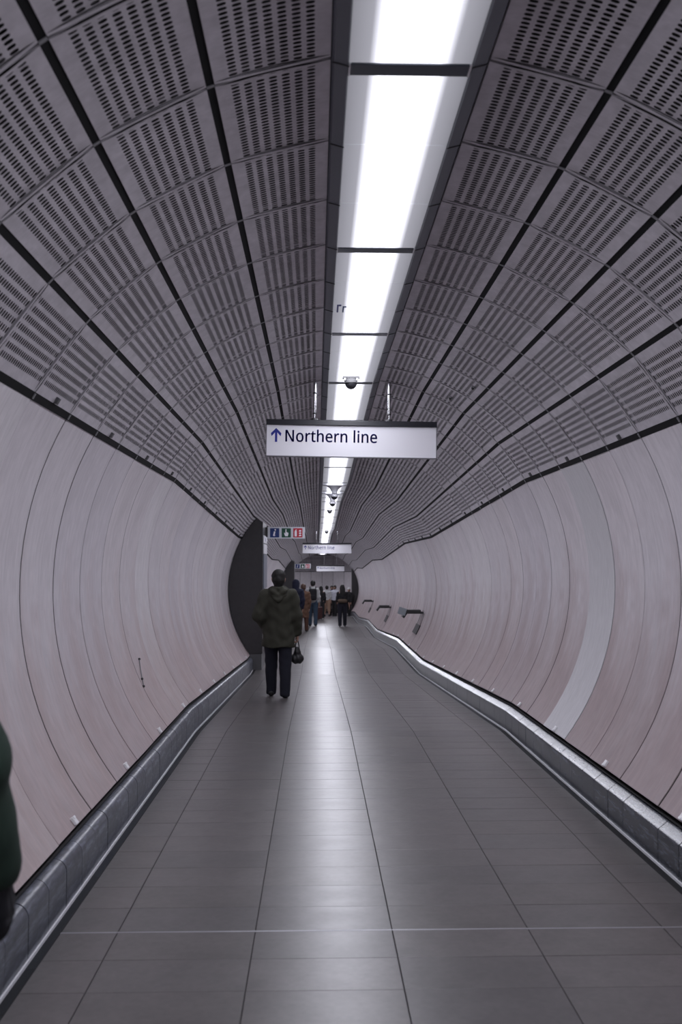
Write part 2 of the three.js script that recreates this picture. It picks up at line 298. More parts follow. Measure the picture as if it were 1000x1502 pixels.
// ---------------------------------------------------------------- floor
const FLOOR_HALF = 1.448, KERB_HW = 1.5;
const floor = struct(group('floor'));
{
  const b = new QB(), w = 1.95;
  for (let k = 0; k + 1 < KNOTS.length; k++) { const d0 = KNOTS[k], d1 = KNOTS[k + 1], y = 0.004, q = 0.3;
    b.quad(at(-w, -y, d0), at(w, -y, d0), at(w, -y, d1), at(-w, -y, d1)); b.quad(at(-w, -q, d0), at(-w, -q, d1), at(w, -q, d1), at(w, -q, d0));
    for (const s of [-w, w]) b.quad(at(s, -y, d0), at(s, -y, d1), at(s, -q, d1), at(s, -q, d0)); }
  mesh('bedding', b.build(), GROUT, floor);
  const rows = [];
  for (let k = 0; k < 34; k++) rows.push([9.333 - (k + 1) * 0.296, 9.333 - k * 0.296]);
  for (const [a, c] of SEG.slice(1)) { const n = Math.round((c - a) / 0.3); for (let i = 0; i < n; i++) rows.push([lerp(a, c, i / n), lerp(a, c, (i + 1) / n)]); }
  rows.sort((p, q) => p[0] - q[0]);
  const COLS = [[-FLOOR_HALF, -1.2], [-1.2, -0.6], [-0.6, 0], [0, 0.6], [0.6, 1.2], [1.2, FLOOR_HALF]];
  const tile = (w, l) => { const h = 0.012, c = 0.0012, b = new QB(), X = w / 2, Z = l / 2, x = X - c, z = Z - c;
    const U = (px, pz) => [px * 0.8, pz * 0.8];
    b.quad([-x, 0, z], [x, 0, z], [x, 0, -z], [-x, 0, -z], U(-x, z), U(x, z), U(x, -z), U(-x, -z));
    const ring = [[[-x, z], [x, z], [-X, Z], [X, Z]], [[x, z], [x, -z], [X, Z], [X, -Z]], [[x, -z], [-x, -z], [X, -Z], [-X, -Z]], [[-x, -z], [-x, z], [-X, -Z], [-X, Z]]];
    for (const [p, q, P, Q] of ring) { b.quad([p[0], 0, p[1]], [P[0], -c, P[1]], [Q[0], -c, Q[1]], [q[0], 0, q[1]], U(...p), U(...P), U(...Q), U(...q)); b.quad([P[0], -c, P[1]], [P[0], -h, P[1]], [Q[0], -h, Q[1]], [Q[0], -c, Q[1]], U(...P), U(...P), U(...Q), U(...Q)); }
    return b.build(); };
  const farList = [];
  let count = 0;
  for (const [a, c] of rows) {
    if (a < -0.8) continue;
    const isStrip = Math.abs(a - 4.301) < 0.05, dark = Math.abs(a - 7.261) < 0.05 || (a > 9 && false);
    const g0 = isStrip ? 0.008 : dark ? 0.004 : 0.0008;
    COLS.forEach(([p, q], i) => {
      const wd = q - p - 0.0045, ln = Math.hypot(c - a, yOff(c) - yOff(a)) - 0.0012 - g0, dm = (a + c) / 2 + g0 / 2;
      const g = memo(`t${wd.toFixed(4)}_${ln.toFixed(4)}`, () => tile(wd, ln));
      const m = new THREE.Object3D(); m.position.set(...at((p + q) / 2, (rnd() - 0.5) * 0.0006, dm)); m.rotation.set(Math.atan2(yOff(c) - yOff(a), c - a) + (rnd() - 0.5) * 0.004, 0, (rnd() - 0.5) * 0.002);
      const mat = pick(TILE);
      if (a > 2.6 && count < 300) { count++; const o = mesh('floor_tile', g, mat, floor); o.position.copy(m.position); o.rotation.copy(m.rotation); }
      else { m.updateMatrix(); farList.push(g.clone().applyMatrix4(m.matrix)); }
    });
    if (isStrip) { const o = mesh('joint_strip', rbox(2 * FLOOR_HALF, 0.012, 0.012, 0.002), METAL_STRIP, floor); o.position.set(...at(0, -0.005, a + 0.001)); }
  }
  mesh('far_floor_tiles', merge(farList), TILE[0], floor).userData.kind = 'stuff';
  for (const s of [-1, 1]) { // drainage gutter and its bright edge
    const g = new QB(), e = new QB();
    for (let k = 0; k + 1 < KNOTS.length; k++) { const d0 = KNOTS[k], d1 = KNOTS[k + 1];
      const bar = (bb, h0, h1, y0, y1) => { for (const [p, r, q, t] of [[h0, y1, h1, y1], [h0, y0, h0, y1], [h1, y1, h1, y0]]) bb.quad(at(s * p, r, d0), at(s * q, t, d0), at(s * q, t, d1), at(s * p, r, d1)); };
      bar(g, 1.452, 1.4915, -0.01, -0.004); bar(e, 1.4915, 1.4995, -0.01, 0.01); }
    mesh('gutter', g.build(), GUTTER, floor);
    mesh('edge_strip', e.build(), EDGE, floor);
  }
}
// ---------------------------------------------------------------- tiled skirting (kerb) at the foot of each wall
{
  // the right-hand tiles have a flat chamfer, the left-hand ones a rounded nose
  const chamfer = [[1.501, 0.182], [1.505, 0.187], [1.52, 0.1988], [1.535, 0.2106], [1.55, 0.2224], [1.557, 0.2275], [1.565, 0.231]], nose = [];
  for (let i = 1; i <= 7; i++) { const a = i / 7 * Math.PI / 2; nose.push([1.5 + 0.063 * (1 - Math.cos(a)), 0.168 + 0.063 * Math.sin(a)]); }
  const unit = (side, len, slope) => {
    const prof = [[1.5, -0.01], [1.5, 0.006], [1.5, 0.1], [1.5, side > 0 ? 0.176 : 0.168], ...(side > 0 ? chamfer : nose), [1.60, 0.24], [1.60, -0.01]];
    const b = new QB(), L = len / 2 - 0.003; let s = 0;
    const nrm = prof.map((p, i) => { const q = prof[Math.min(i + 1, prof.length - 1)], o = prof[Math.max(i - 1, 0)]; const x = -(q[1] - o[1]), y = q[0] - o[0], l = Math.hypot(x, y) || 1; return [side * x / l, y / l, 0]; });
    const P = (p, d) => [side * p[0], p[1] + slope * d, -d];
    for (let i = 0; i + 1 < prof.length; i++) { const p = prof[i], q = prof[i + 1], l = Math.hypot(q[0] - p[0], q[1] - p[1]);
      const smooth = i >= 1 && i < 10; b.quad(P(p, -L), P(q, -L), P(q, L), P(p, L), [0, s * 3], [0, (s + l) * 3], [len * 3, (s + l) * 3], [len * 3, s * 3], smooth ? [nrm[i], nrm[i + 1], nrm[i + 1], nrm[i]] : null); s += l; }
    for (const d of [-L, L]) for (let i = 1; i + 2 < prof.length; i++) b.quad(P(prof[0], d), P(prof[i], d), P(prof[i + 1], d), P(prof[prof.length - 1], d));
    return b.build();
  };
  const units = []; for (let k = 0; k < 40; k++) units.push([9.333 - (k + 1) * 0.296, 9.333 - k * 0.296, 0]);
  for (const [a, c, p, q] of SEG.slice(1)) { const n = Math.round((c - a) / 0.3); for (let i = 0; i < n; i++) units.push([lerp(a, c, i / n), lerp(a, c, (i + 1) / n), (q - p) / (c - a)]); }
  units.sort((p, q) => p[0] - q[0]);
  for (const side of [-1, 1]) {
    const bb = struct(group(side < 0 ? 'baseboard_left' : 'baseboard_right')), far = [];
    for (const [a, c, sl] of units) {
      const g = memo(`k${side}_${(c - a).toFixed(4)}_${sl.toFixed(4)}`, () => unit(side, c - a, sl)), d = (a + c) / 2;
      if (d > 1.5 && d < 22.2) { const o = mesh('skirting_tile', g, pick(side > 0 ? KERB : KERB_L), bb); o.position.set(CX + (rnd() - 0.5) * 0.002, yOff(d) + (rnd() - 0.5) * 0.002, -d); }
      else far.push(moved(g, CX, yOff(d), -d));
    }
    mesh('far_skirting_tiles', merge(far), KERB[0], bb).userData.kind = 'stuff';
    const k = new QB(); for (let i = 0; i + 1 < KNOTS.length; i++) { const d0 = KNOTS[i], d1 = KNOTS[i + 1]; for (const [p, q] of [[[1.555, 0.24], [1.64, 0.24]]]) k.quad(at(side * p[0], p[1], d0), at(side * q[0], q[1], d0), at(side * q[0], q[1], d1), at(side * p[0], p[1], d1)); }
    mesh('shadow_gap', k.build(), DARK, bb);
  }
}
// ---------------------------------------------------------------- back wall behind the photographer, cross passage at the far end
{
  const wb = struct(group('wall_back'));
  const o = mesh('blank_wall', rbox(4.4, 4.4, 0.2, 0.01), WALL[1], wb); o.position.set(CX, 1.5, 8.1);
  const we = struct(group('wall_end')), dC = D_END + 1.95, y0 = Y_END;
  const xs = []; for (let x = CX - 5.2; x < CX + 5.2; x += 0.65) xs.push(x + 0.325);
  for (const x of xs) {
    let p = mesh('wall_panel', memo('wx', () => wallPanel(1, 0.65, 0)), pick(WALL), we); p.rotation.y = Math.PI / 2; p.position.set(x, YC + y0, -dC);
    for (let k = 0; k < 4; k++) { p = mesh('ceiling_panel', memo('cx' + k, () => ceilPanel(1, k, 0.65, 0, 4, 9, 7, true)), pick(CEIL), we); p.rotation.y = Math.PI / 2; p.position.set(x, YC + y0, -dC); }
  }
  const arc = (t0, t1, r0, r1, n = 24) => { const b = new QB(), P = (t, r, x) => [x, YC + y0 + r * Math.cos(t), -dC - r * Math.sin(t)]; const X0 = CX - 5.3, X1 = CX + 5.3;
    for (let i = 0; i < n; i++) { const a = lerp(t0, t1, i / n), c = lerp(t0, t1, (i + 1) / n); b.quad(P(a, r0, X0), P(c, r0, X0), P(c, r0, X1), P(a, r0, X1)); b.quad(P(a, r1, X0), P(c, r1, X0), P(c, r1, X1), P(a, r1, X1)); } return b.build(); };
  mesh('lining', arc(-20 * D2R, 150 * D2R, R + 0.06, R + 0.16), SHELL, we);
  mesh('channel', arc(LINES[4] - 0.01, LINES[4] + 0.01, R - 0.004, R + 0.03, 1), BLACK, we);
  for (let k = 1; k < 4; k++) mesh('channel', arc(LINES[k] - 0.007, LINES[k] + 0.007, R + 0.006, R + 0.03, 1), BLACK, we);
  // portal wall: two cheeks and a head, outside the tunnel's circle
  const cheek = s => { const q = new THREE.Shape(); q.moveTo(s * 5.3, -1.62); q.lineTo(s * 5.3, 2.3); q.lineTo(0, 2.3); q.lineTo(0, R); for (let i = 1; i <= 24; i++) { const t = i / 24 * 145 * D2R; q.lineTo(s * R * Math.sin(t), R * Math.cos(t)); } q.lineTo(s * 1.1, -1.62); return new THREE.ExtrudeGeometry(q, { depth: 0.12, bevelEnabled: false }); };
  for (const s of [-1, 1]) { const p = mesh('portal_cheek', cheek(s), WALL[1], we); p.position.set(CX, YC + y0, -D_END - 0.13); }
  const f = mesh('passage_floor', rbox(10.6, 0.2, 4.2, 0.01), TILE[0], we); f.position.set(CX, y0 - 0.1, -dC - 0.13);
  for (const s of [-1, 1]) { const e = mesh('end_cap', rbox(0.1, 4.4, 4.4, 0.01), WALL[1], we); e.position.set(CX + s * 5.35, y0 + 1.8, -dC); }
}

// ---------------------------------------------------------------- strip of ceiling lights
const RAIL_Y = 0.277;
for (const s of [-1, 1]) { // dark side rails
  const t = struct(group('trim')), b = new QB();
  const P = (x, y, d) => [CX + s * x, YC + y + yOff(d), -d];
  for (let k = 0; k + 1 < KNOTS.length; k++) { const d0 = KNOTS[k], d1 = KNOTS[k + 1];
    for (const [p, q] of [[[0.222, R - 0.035], [0.226, R - 0.048]], [[0.226, R - 0.048], [0.272, R - 0.036]], [[0.272, R - 0.036], [0.284, R - 0.015]], [[0.222, R - 0.035], [0.222, R + 0.03]], [[0.284, R - 0.015], [0.284, R + 0.03]]]) b.quad(P(...p, d0), P(...q, d0), P(...q, d1), P(...p, d1)); }
  mesh('light_rail', b.build(), RAIL, t);
  const c = rbox(0.062, 0.004, 0.006, 0.001);
  for (const d of joints) if (d > 1.5 && d < 14) { const o = mesh('rail_joint', c, CLIPD, t); o.position.set(...P(0.25, R - 0.0435, d)); o.rotation.z = s * 0.25; }
}
{
  const prof = x => { const a = Math.abs(x - 0.5) * 2; return a < 0.50 ? 1 : a > 0.68 ? 0.16 * (1 - (a - 0.68) * 1.2) : lerp(1, 0.16, Math.pow((a - 0.50) / 0.18, 0.6)); };
  const glow = tex(256, 4, u => { const v = prof(u); return [v, v, v]; });
  const DIFF = std({ color: col(0.42, 0.44, 0.48), roughness: 0.5, emissive: LAMP_COLOR, emissiveMap: glow, emissiveIntensity: LAMP_GLOW });
  const TRAY = std({ color: col(0.35, 0.36, 0.38), roughness: 0.5 });
  const units = []; let cur = null;
  RINGS.forEach((r, i) => { if (!cur || r.first || cur.rings.length === 3 || (i < 26 && (i - 2) % 3 === 0)) { cur = { rings: [] }; units.push(cur); } cur.rings.push(r); });
  const words = ['first', 'second', 'third', 'fourth', 'fifth', 'sixth', 'seventh', 'eighth', 'ninth', 'tenth', 'eleventh', 'twelfth', 'thirteenth', 'fourteenth', 'fifteenth', 'sixteenth', 'seventeenth', 'eighteenth', 'nineteenth', 'twentieth', 'twenty-first', 'twenty-second', 'twenty-third', 'twenty-fourth', 'twenty-fifth', 'twenty-sixth', 'twenty-seventh'];
  let seen = 0, hid = 0;
  for (const u of units) {
    const a = u.rings[0].d - u.rings[0].len / 2, z = u.rings[u.rings.length - 1], e = z.d + z.len / 2, m = (a + e) / 2, len = e - a, sl = Math.atan(u.rings[0].slope);
    const visible = e > 2.4;
    const t = group('ceiling_light'); t.position.set(CX, YC + R - 0.02 + yOff(m), -m); t.rotation.x = sl;
    if (visible) seen++;
    else hid++;
    tag(t, !visible ? `lit ceiling fitting behind the viewpoint, ${words[hid - 1]} from the blank back wall` : seen === 1 ? 'white lit ceiling fitting cut off by the top edge, nearest in the strip'
      : `white lit ceiling fitting, ${words[seen - 1]} along the light strip from the photo's top edge`, 'ceiling light', 'lit fittings of the ceiling strip');
    for (const r of u.rings) { const o = mesh('diffuser', memo('df' + r.len.toFixed(4), () => { const g = rbox(0.442, 0.012, r.len - 0.006, 0.003); const p = g.attributes.position, w = g.attributes.uv; for (let i = 0; i < p.count; i++) w.setXY(i, p.getX(i) / 0.442 + 0.5, 0.5); return g; }), DIFF, t); o.position.set(0, -0.012, -(r.d - m)); }
    let o = mesh('tray', merge([moved(rbox(0.446, 0.01, len - 0.01, 0.002), 0, 0.03, 0), moved(rbox(0.006, 0.05, len - 0.01, 0.002), -0.224, 0.01, 0), moved(rbox(0.006, 0.05, len - 0.01, 0.002), 0.224, 0.01, 0)]), TRAY, t);
    o = mesh('cross_bar', rbox(0.43, 0.012, 0.078, 0.003), BARM, t); o.position.set(0, -0.0155, (m - a) - 0.042);
    for (const s of [-1, 1]) { const q = mesh('end_cap', rbox(0.008, 0.016, 0.082, 0.002), CLIPL, o); q.position.set(s * 0.2185, 0, 0); }
    const L = new THREE.RectAreaLight(LAMP_COLOR, LAMP_INTENSITY, 0.27, len - 0.1); L.position.set(0, -0.026, -0.04); L.lookAt(0, -10, 0); L.rotation.set(-Math.PI / 2, 0, 0); L.name = numbered('lamp_light'); t.add(L);
  }
}

// ---------------------------------------------------------------- hanging direction signs
const font = await new FontLoader().loadAsync('fonts/droid/droid_sans_regular.typeface.json');
const SIGN_WHITE = std({ color: col(0.86, 0.855, 0.90), roughness: 0.35 });
const SIGN_BLACK = std({ color: col(0.012, 0.012, 0.018), roughness: 0.3 });
const NAVY = std({ color: col(0.010, 0.018, 0.26), roughness: 0.4 });
const ALU = std({ color: col(0.25, 0.25, 0.27), roughness: 0.4, metalness: 0.6 });
function flat(shape, depth = 0.003) { return new THREE.ExtrudeGeometry(shape, { depth, bevelEnabled: false, curveSegments: 12 }); }
function poly(pts) { const s = new THREE.Shape(); pts.forEach((p, i) => i ? s.lineTo(...p) : s.moveTo(...p)); s.closePath(); return s; }
function makeDirectionSign(label, x, yb, d, scale, rodTop, roll) {
  const t = group('hanging_sign'); const w = 1.646, h = 0.352;
  tag(t, label, 'sign', null);
  t.position.set(x, yb, -d); t.scale.setScalar(scale); t.rotation.z = roll;
  let o = mesh('sign_panel', rbox(w, h - 0.05, 0.05, 0.004), SIGN_WHITE, t); o.position.set(0, (h - 0.05) / 2, 0);
  o = mesh('header_bar', rbox(w + 0.008, 0.052, 0.09, 0.004), SIGN_BLACK, t); o.position.set(0, h - 0.025, 0);
  o = mesh('sign_frame', merge([moved(rbox(w + 0.012, 0.008, 0.056, 0.002), 0, -0.002, 0), moved(rbox(0.007, h - 0.05, 0.056, 0.002), -w / 2 - 0.002, (h - 0.05) / 2, 0), moved(rbox(0.007, h - 0.05, 0.056, 0.002), w / 2 + 0.002, (h - 0.05) / 2, 0)]), ALU, t);
  const tg = new TextGeometry('Northern line', { font, size: 0.112, depth: 0.003, curveSegments: 6, bevelEnabled: false }); tg.computeBoundingBox();
  const bb = tg.boundingBox, sx = 0.885 / (bb.max.x - bb.min.x); tg.translate(-bb.min.x, 0, 0); tg.scale(sx, 1, 1);
  // a slightly heavier stroke: the word twice, a hair apart
  o = mesh('lettering', merge([moved(tg, 0, 0, 0), moved(tg, 0.0035, 0, 0), moved(tg, 0.0018, 0.003, 0)]), NAVY, t); o.position.set(-w / 2 + 0.182, h - 0.213, 0.0245);
  const ar = poly([[-0.011, 0], [0.011, 0], [0.011, 0.092], [0.044, 0.055], [0.05, 0.085], [0, 0.135], [-0.05, 0.085], [-0.044, 0.055], [-0.011, 0.092]]);
  o = mesh('arrow', flat(ar), NAVY, t); o.position.set(-w / 2 + 0.092, h - 0.218, 0.0245);
  for (const s of [-1, 1]) { const L = (rodTop - h * scale) / scale, rod = mesh('hanger_rod', new THREE.CylinderGeometry(0.0135, 0.0135, L, 12), CHROME, t); rod.position.set(s * 0.362, h + L / 2, 0);
    for (const y of [0.2, -0.32]) { const c = mesh('rod_collar', new THREE.CylinderGeometry(0.019, 0.019, 0.012, 12), CLIPD, rod); c.position.y = L * y; }
    const c = mesh('rod_foot', new THREE.CylinderGeometry(0.03, 0.034, 0.02, 12), CLIPD, rod); c.position.y = -L / 2 + 0.01; }
  return t;
}
makeDirectionSign('large white hanging sign reading Northern line with blue up arrow, the nearest and biggest', CX + 0.002, EYE + 1.04, 9.25, 1, 0.735, -0.014);
makeDirectionSign('middle white hanging Northern line sign, right of the coloured pictogram sign', 0.358, EYE + 0.375, 32.4, 1, 0.76, 0);
makeDirectionSign('smallest and farthest white hanging Northern line sign, above the crowd', 0.76, EYE - 0.372, 52.2, 0.92, 0.86, 0);

// ---------------------------------------------------------------- pictogram signs and the dark casings they stand out from
const BLUE_S = std({ color: col(0.012, 0.035, 0.16), roughness: 0.35 }), GREEN_S = std({ color: col(0.006, 0.07, 0.04), roughness: 0.35 }), RED_S = std({ color: col(0.48, 0.02, 0.04), roughness: 0.35 });
const PALE = std({ color: col(0.62, 0.64, 0.68), roughness: 0.4 });
const CASE = std({ color: col(0.055, 0.054, 0.056), map: shifted(ceilTex, 0, 0), roughness: 0.42 });
function makePictogramSign(label, x0, x1, yb, d, armTo) {
  const t = group('pictogram_sign'); tag(t, label, 'sign'); const w = x1 - x0, h = 0.225;
  t.position.set((x0 + x1) / 2, yb, -d);
  let o = mesh('sign_panel', rbox(w, h, 0.04, 0.004), PALE, t); o.position.y = h / 2;
  const s = 0.178, gap = (w - 3 * s) / 4;
  const px = k => -w / 2 + gap + s / 2 + k * (s + gap);
  const z = 0.0195, zi = 0.0025;
  const blue = mesh('blue_square', rbox(s, s, 0.004, 0.001), BLUE_S, t); blue.position.set(px(0), h / 2, z);
  const dot = new THREE.Shape(); dot.absellipse(0.012, 0.058, 0.015, 0.015, 0, Math.PI * 2);
  const stem = poly([[-0.024, 0.025], [0.017, 0.03], [-0.002, -0.045], [0.004, -0.048], [0.016, -0.04], [0.014, -0.052], [-0.008, -0.064], [-0.03, -0.058], [-0.03, -0.045], [-0.014, 0.016], [-0.024, 0.018]]);
  let q = mesh('letter', merge([flat(stem, 0.002), flat(dot, 0.002)]), SIGN_WHITE, blue); q.position.z = zi - 0.001;
  const green = mesh('green_square', rbox(s, s, 0.004, 0.001), GREEN_S, t); green.position.set(px(1), h / 2, z);
  const hand = new THREE.Shape(); hand.moveTo(-0.012, 0.07); hand.quadraticCurveTo(-0.005, 0.078, 0.002, 0.07); hand.lineTo(0.004, 0.012); hand.quadraticCurveTo(0.016, 0.018, 0.018, 0.008); hand.quadraticCurveTo(0.03, 0.012, 0.03, 0.002); hand.quadraticCurveTo(0.042, 0.004, 0.042, -0.008); hand.lineTo(0.04, -0.034); hand.lineTo(0.028, -0.066); hand.lineTo(-0.018, -0.066); hand.lineTo(-0.034, -0.038); hand.lineTo(-0.042, 0.0); hand.quadraticCurveTo(-0.036, 0.008, -0.03, -0.002); hand.lineTo(-0.018, -0.014); hand.closePath();
  q = mesh('hand_symbol', flat(hand, 0.002), SIGN_WHITE, green); q.position.z = zi - 0.001;
  const red = mesh('red_square', rbox(s, s, 0.004, 0.001), RED_S, t); red.position.set(px(2), h / 2, z);
  const ext = new THREE.Shape(); ext.moveTo(-0.062, -0.07); ext.lineTo(-0.02, -0.07); ext.lineTo(-0.02, 0.03); ext.quadraticCurveTo(-0.022, 0.044, -0.034, 0.046); ext.lineTo(-0.034, 0.054); ext.lineTo(-0.018, 0.058); ext.lineTo(-0.02, 0.066); ext.lineTo(-0.048, 0.064); ext.lineTo(-0.048, 0.046); ext.quadraticCurveTo(-0.062, 0.044, -0.062, 0.03); ext.closePath();
  const flames = [0.045, 0.0, -0.045].map(y => poly([[0.012, y - 0.012], [0.03, y - 0.02], [0.062, y - 0.018], [0.07, y + 0.002], [0.056, y - 0.002], [0.058, y + 0.02], [0.042, y + 0.002], [0.03, y + 0.018], [0.026, y - 0.004]]));
  q = mesh('extinguisher_symbol', merge([flat(ext, 0.002), ...flames.map(f => flat(f, 0.002))]), SIGN_WHITE, red); q.position.z = zi - 0.001;
  if (armTo !== undefined) { const L = x0 - armTo; o = mesh('bracket', rbox(L, h * 0.86, 0.03, 0.004), CASE, t); o.position.set(-w / 2 - L / 2, h / 2 + 0.012, 0); }
  return t;
}
function makeCasing(label, side, chord, d0, d1, dBase) { // segment of the tunnel's circle shut off by a flat face along the tunnel
  const t = group('service_casing'); tag(t, label, 'casing');
  t.position.set(CX + side * chord, yOff(dBase), -d0);
  const yc = YC, r = R - 0.012, top = Math.acos(chord / r), s = new THREE.Shape(), base = 0.30, hwB = Math.sqrt(r * r - (base - yc) ** 2);
  const pts = [[0, base], [0, Math.min(yc + r * Math.sin(top), yc + 1.25)]];
  const t0 = Math.asin(Math.min(1, (chord + 0.12) / r)), t1 = Math.PI - Math.asin(hwB / r);
  for (let i = 0; i <= 20; i++) { const a = lerp(t0, t1, i / 20); pts.push([side * (r * Math.sin(a) - chord), yc + r * Math.cos(a)]); }
  const g = new THREE.ExtrudeGeometry(poly(pts), { depth: d1 - d0, bevelEnabled: true, bevelSize: 0.003, bevelThickness: 0.003, bevelSegments: 1 }); g.translate(0, 0, -(d1 - d0));
  mesh('casing_body', g, CASE, t);
  const pw = Math.max(0.06, hwB - chord - 0.02);
  if (chord < 1.5) { const pl = mesh('plinth', rbox(1.6 - chord, base, d1 - d0 - 0.01, 0.004), std({ color: col(0.10, 0.10, 0.105), roughness: 0.4 }), t); pl.position.set(side * ((1.6 - chord) / 2 + 0.01), base / 2 - 0.002, -(d1 - d0) / 2); }
  return t;
}
const c1 = makeCasing('large dark grey crescent-shaped casing on the left wall beside the man in the green jacket', -1, 1.33, 17.75, 19.1, 18);
makeCasing('small distant dark casing on the left wall above the blue hooded figure', -1, 1.33, 43.0, 44.4, 43.5);
makeCasing('narrow dark crescent casing at the far end of the right wall', 1, 1.60, 52.3, 53.0, 52.6);
makePictogramSign('nearer pictogram sign of blue, green and red squares beside the big dark casing', 0 - 0.945, -0.225, EYE + 0.50, 18.6, -0.99);
makePictogramSign('farther tiny pictogram sign of blue, green and red squares, left of the farthest sign', -0.985, -0.255, EYE - 0.19, 43.4, -0.993);
{ // notice boards on the inner face of the nearer casing
  const x = CX - 1.33, MAP = std({ color: col(0.20, 0.22, 0.27), roughness: 0.35 }), WH = std({ color: col(0.8, 0.8, 0.84), roughness: 0.35 });
  const nb = group('notice_board'); tag(nb, 'tall white and blue-grey notice board on the casing behind the green jacket', 'notice board');
  nb.position.set(x + 0.012, EYE, -18.45);
  const put = (n, y0, y1, m) => { const o = mesh(n, rbox(0.018, y1 - y0, 1.1, 0.003), m, nb); o.position.set(0, (y0 + y1) / 2, 0); return o; };
  put('board_heading', 0.40, 0.545, WH); put('upper_panel', 0.20, 0.385, WH); put('map_panel', -0.45, 0.19, MAP); put('lower_panel', -0.62, -0.46, WH);
  const g = mesh('heading_mark', rbox(0.004, 0.07, 0.05, 0.001), NAVY, nb); g.position.set(0.0105, 0.47, 0.1);
}

for (const s of [-1, 1]) { // added lamps, out of sight beside the tunnel's mouth, to brighten the end wall
  const t = group('ceiling_light'); t.position.set(CX + s * 3.3, YC + Y_END + R - 0.05, -(D_END + 1.95)); t.rotation.y = Math.PI / 2;
  tag(t, `added light for the end wall, unseen ${s < 0 ? 'left' : 'right'} of the tunnel's far mouth`, 'ceiling light', 'added unseen lights of the cross passage');
  let o = mesh('tray', rbox(0.446, 0.02, 2.6, 0.004), BARM, t); o.position.y = 0.014; o = mesh('diffuser', rbox(0.42, 0.012, 2.58, 0.003), std({ color: col(0.4, 0.4, 0.4), roughness: 0.5, emissive: LAMP_COLOR, emissiveIntensity: LAMP_GLOW }), t);
  const L = new THREE.RectAreaLight(LAMP_COLOR, LAMP_INTENSITY * 1.0, 0.3, 2.5); L.position.set(0, -0.02, 0); L.rotation.set(-Math.PI / 2, 0, 0); L.name = numbered('lamp_light'); t.add(L);
}
// ---------------------------------------------------------------- camera domes under the light strip
{
  const SMOKE = std({ color: col(0.012, 0.012, 0.015), roughness: 0.5 }), GREYP = std({ color: col(0.38, 0.38, 0.41), roughness: 0.4 });
  function dome(label, d, drop, neck) {
    const t = group('security_camera'); tag(t, label, 'camera'); const top = YC + R - 0.05 + yOff(d);
    t.position.set(CX - 0.01, top, -d);
    let o = neck ? mesh('mounting_plate', rbox(0.44, 0.02, 0.14, 0.004), GREYP, t) : mesh('mounting_plate', rbox(0.16, 0.02, 0.08, 0.004), CLIPD, t); o.position.y = -0.01;
    if (neck) { const pts = []; for (let i = 0; i <= 12; i++) { const k = i / 12; pts.push(new THREE.Vector2(lerp(0.16, 0.05, 1 - (1 - k) ** 2.4), -k * (drop - 0.05) - 0.02)); } pts.unshift(new THREE.Vector2(0, -0.02)); pts.push(new THREE.Vector2(0, -(drop - 0.05) - 0.02)); mesh('neck', new THREE.LatheGeometry(pts, 20), GREYP, t); }
    o = mesh('collar', new THREE.CylinderGeometry(0.062, 0.066, 0.04, 20), neck ? GREYP : CLIPD, t); o.position.y = -drop + 0.0;
    o = mesh('dome', new THREE.SphereGeometry(0.056, 20, 10, 0, Math.PI * 2, Math.PI / 2, Math.PI / 2), SMOKE, t); o.position.y = -drop - 0.02;
    if (!neck) { for (const s of [-1, 1]) { o = mesh('mount_lug', rbox(0.02, 0.022, 0.03, 0.003), CLIPL, t); o.position.set(s * 0.058, -0.03, 0.02); } }
    return t;
  }
  dome('dark dome security camera on the light strip just above the large sign', 9.0, 0.045, false);
  dome('pale funnel-necked security camera under the lights, first below the large sign', 17.35, 0.20, true);
  dome('pale funnel-necked security camera under the lights, second below the large sign', 19.4, 0.20, true);
  dome('small dark dome camera on the light strip below the two funnel-necked ones', 23.6, 0.06, false);
  dome('tiny dark dome camera on the lights just above the middle sign', 30.6, 0.06, false);
}
// small sensors on the right side of the ceiling
for (const [px, d, l] of [[0.55, 8.2, 'tiny dark sensor on the right ceiling panels, the upper one'], [0.50, 9.0, 'tiny dark sensor on the right ceiling panels, the lower one']]) {
  const a = px, t = group('ceiling_sensor'); tag(t, l, 'sensor'); t.position.set(CX + R * Math.sin(a), YC + R * Math.cos(a) + yOff(d), -d); t.rotation.z = -a;
  let o = mesh('sensor_base', new THREE.CylinderGeometry(0.018, 0.018, 0.014, 12), CLIPG, t); o.position.y = -0.007; o = mesh('sensor_head', new THREE.SphereGeometry(0.013, 12, 8), CLIPD, t); o.position.y = -0.018;
}
{ // faint blue marks on one diffuser
  const t = group('blue_marks'); tag(t, 'small blue letter-like marks on the left edge of the light strip above the large sign', 'blue_marks'); t.position.set(CX - 0.195, YC + R - 0.0395, -6.72);
  const q = (pts) => { const g = flat(poly(pts), 0.0012); g.rotateX(Math.PI / 2); return g; };
  mesh('mark', q([[0, 0], [0.012, 0], [0.012, 0.16], [0.03, 0.16], [0.03, 0.2], [0, 0.2]]), NAVY, t);
  const m2 = mesh('mark', q([[0, 0], [0.01, 0], [0.01, 0.13], [0.026, 0.13], [0.026, 0.16], [0, 0.16]]), std({ color: col(0.06, 0.12, 0.3), roughness: 0.5 }), t); m2.position.x = 0.04;
}
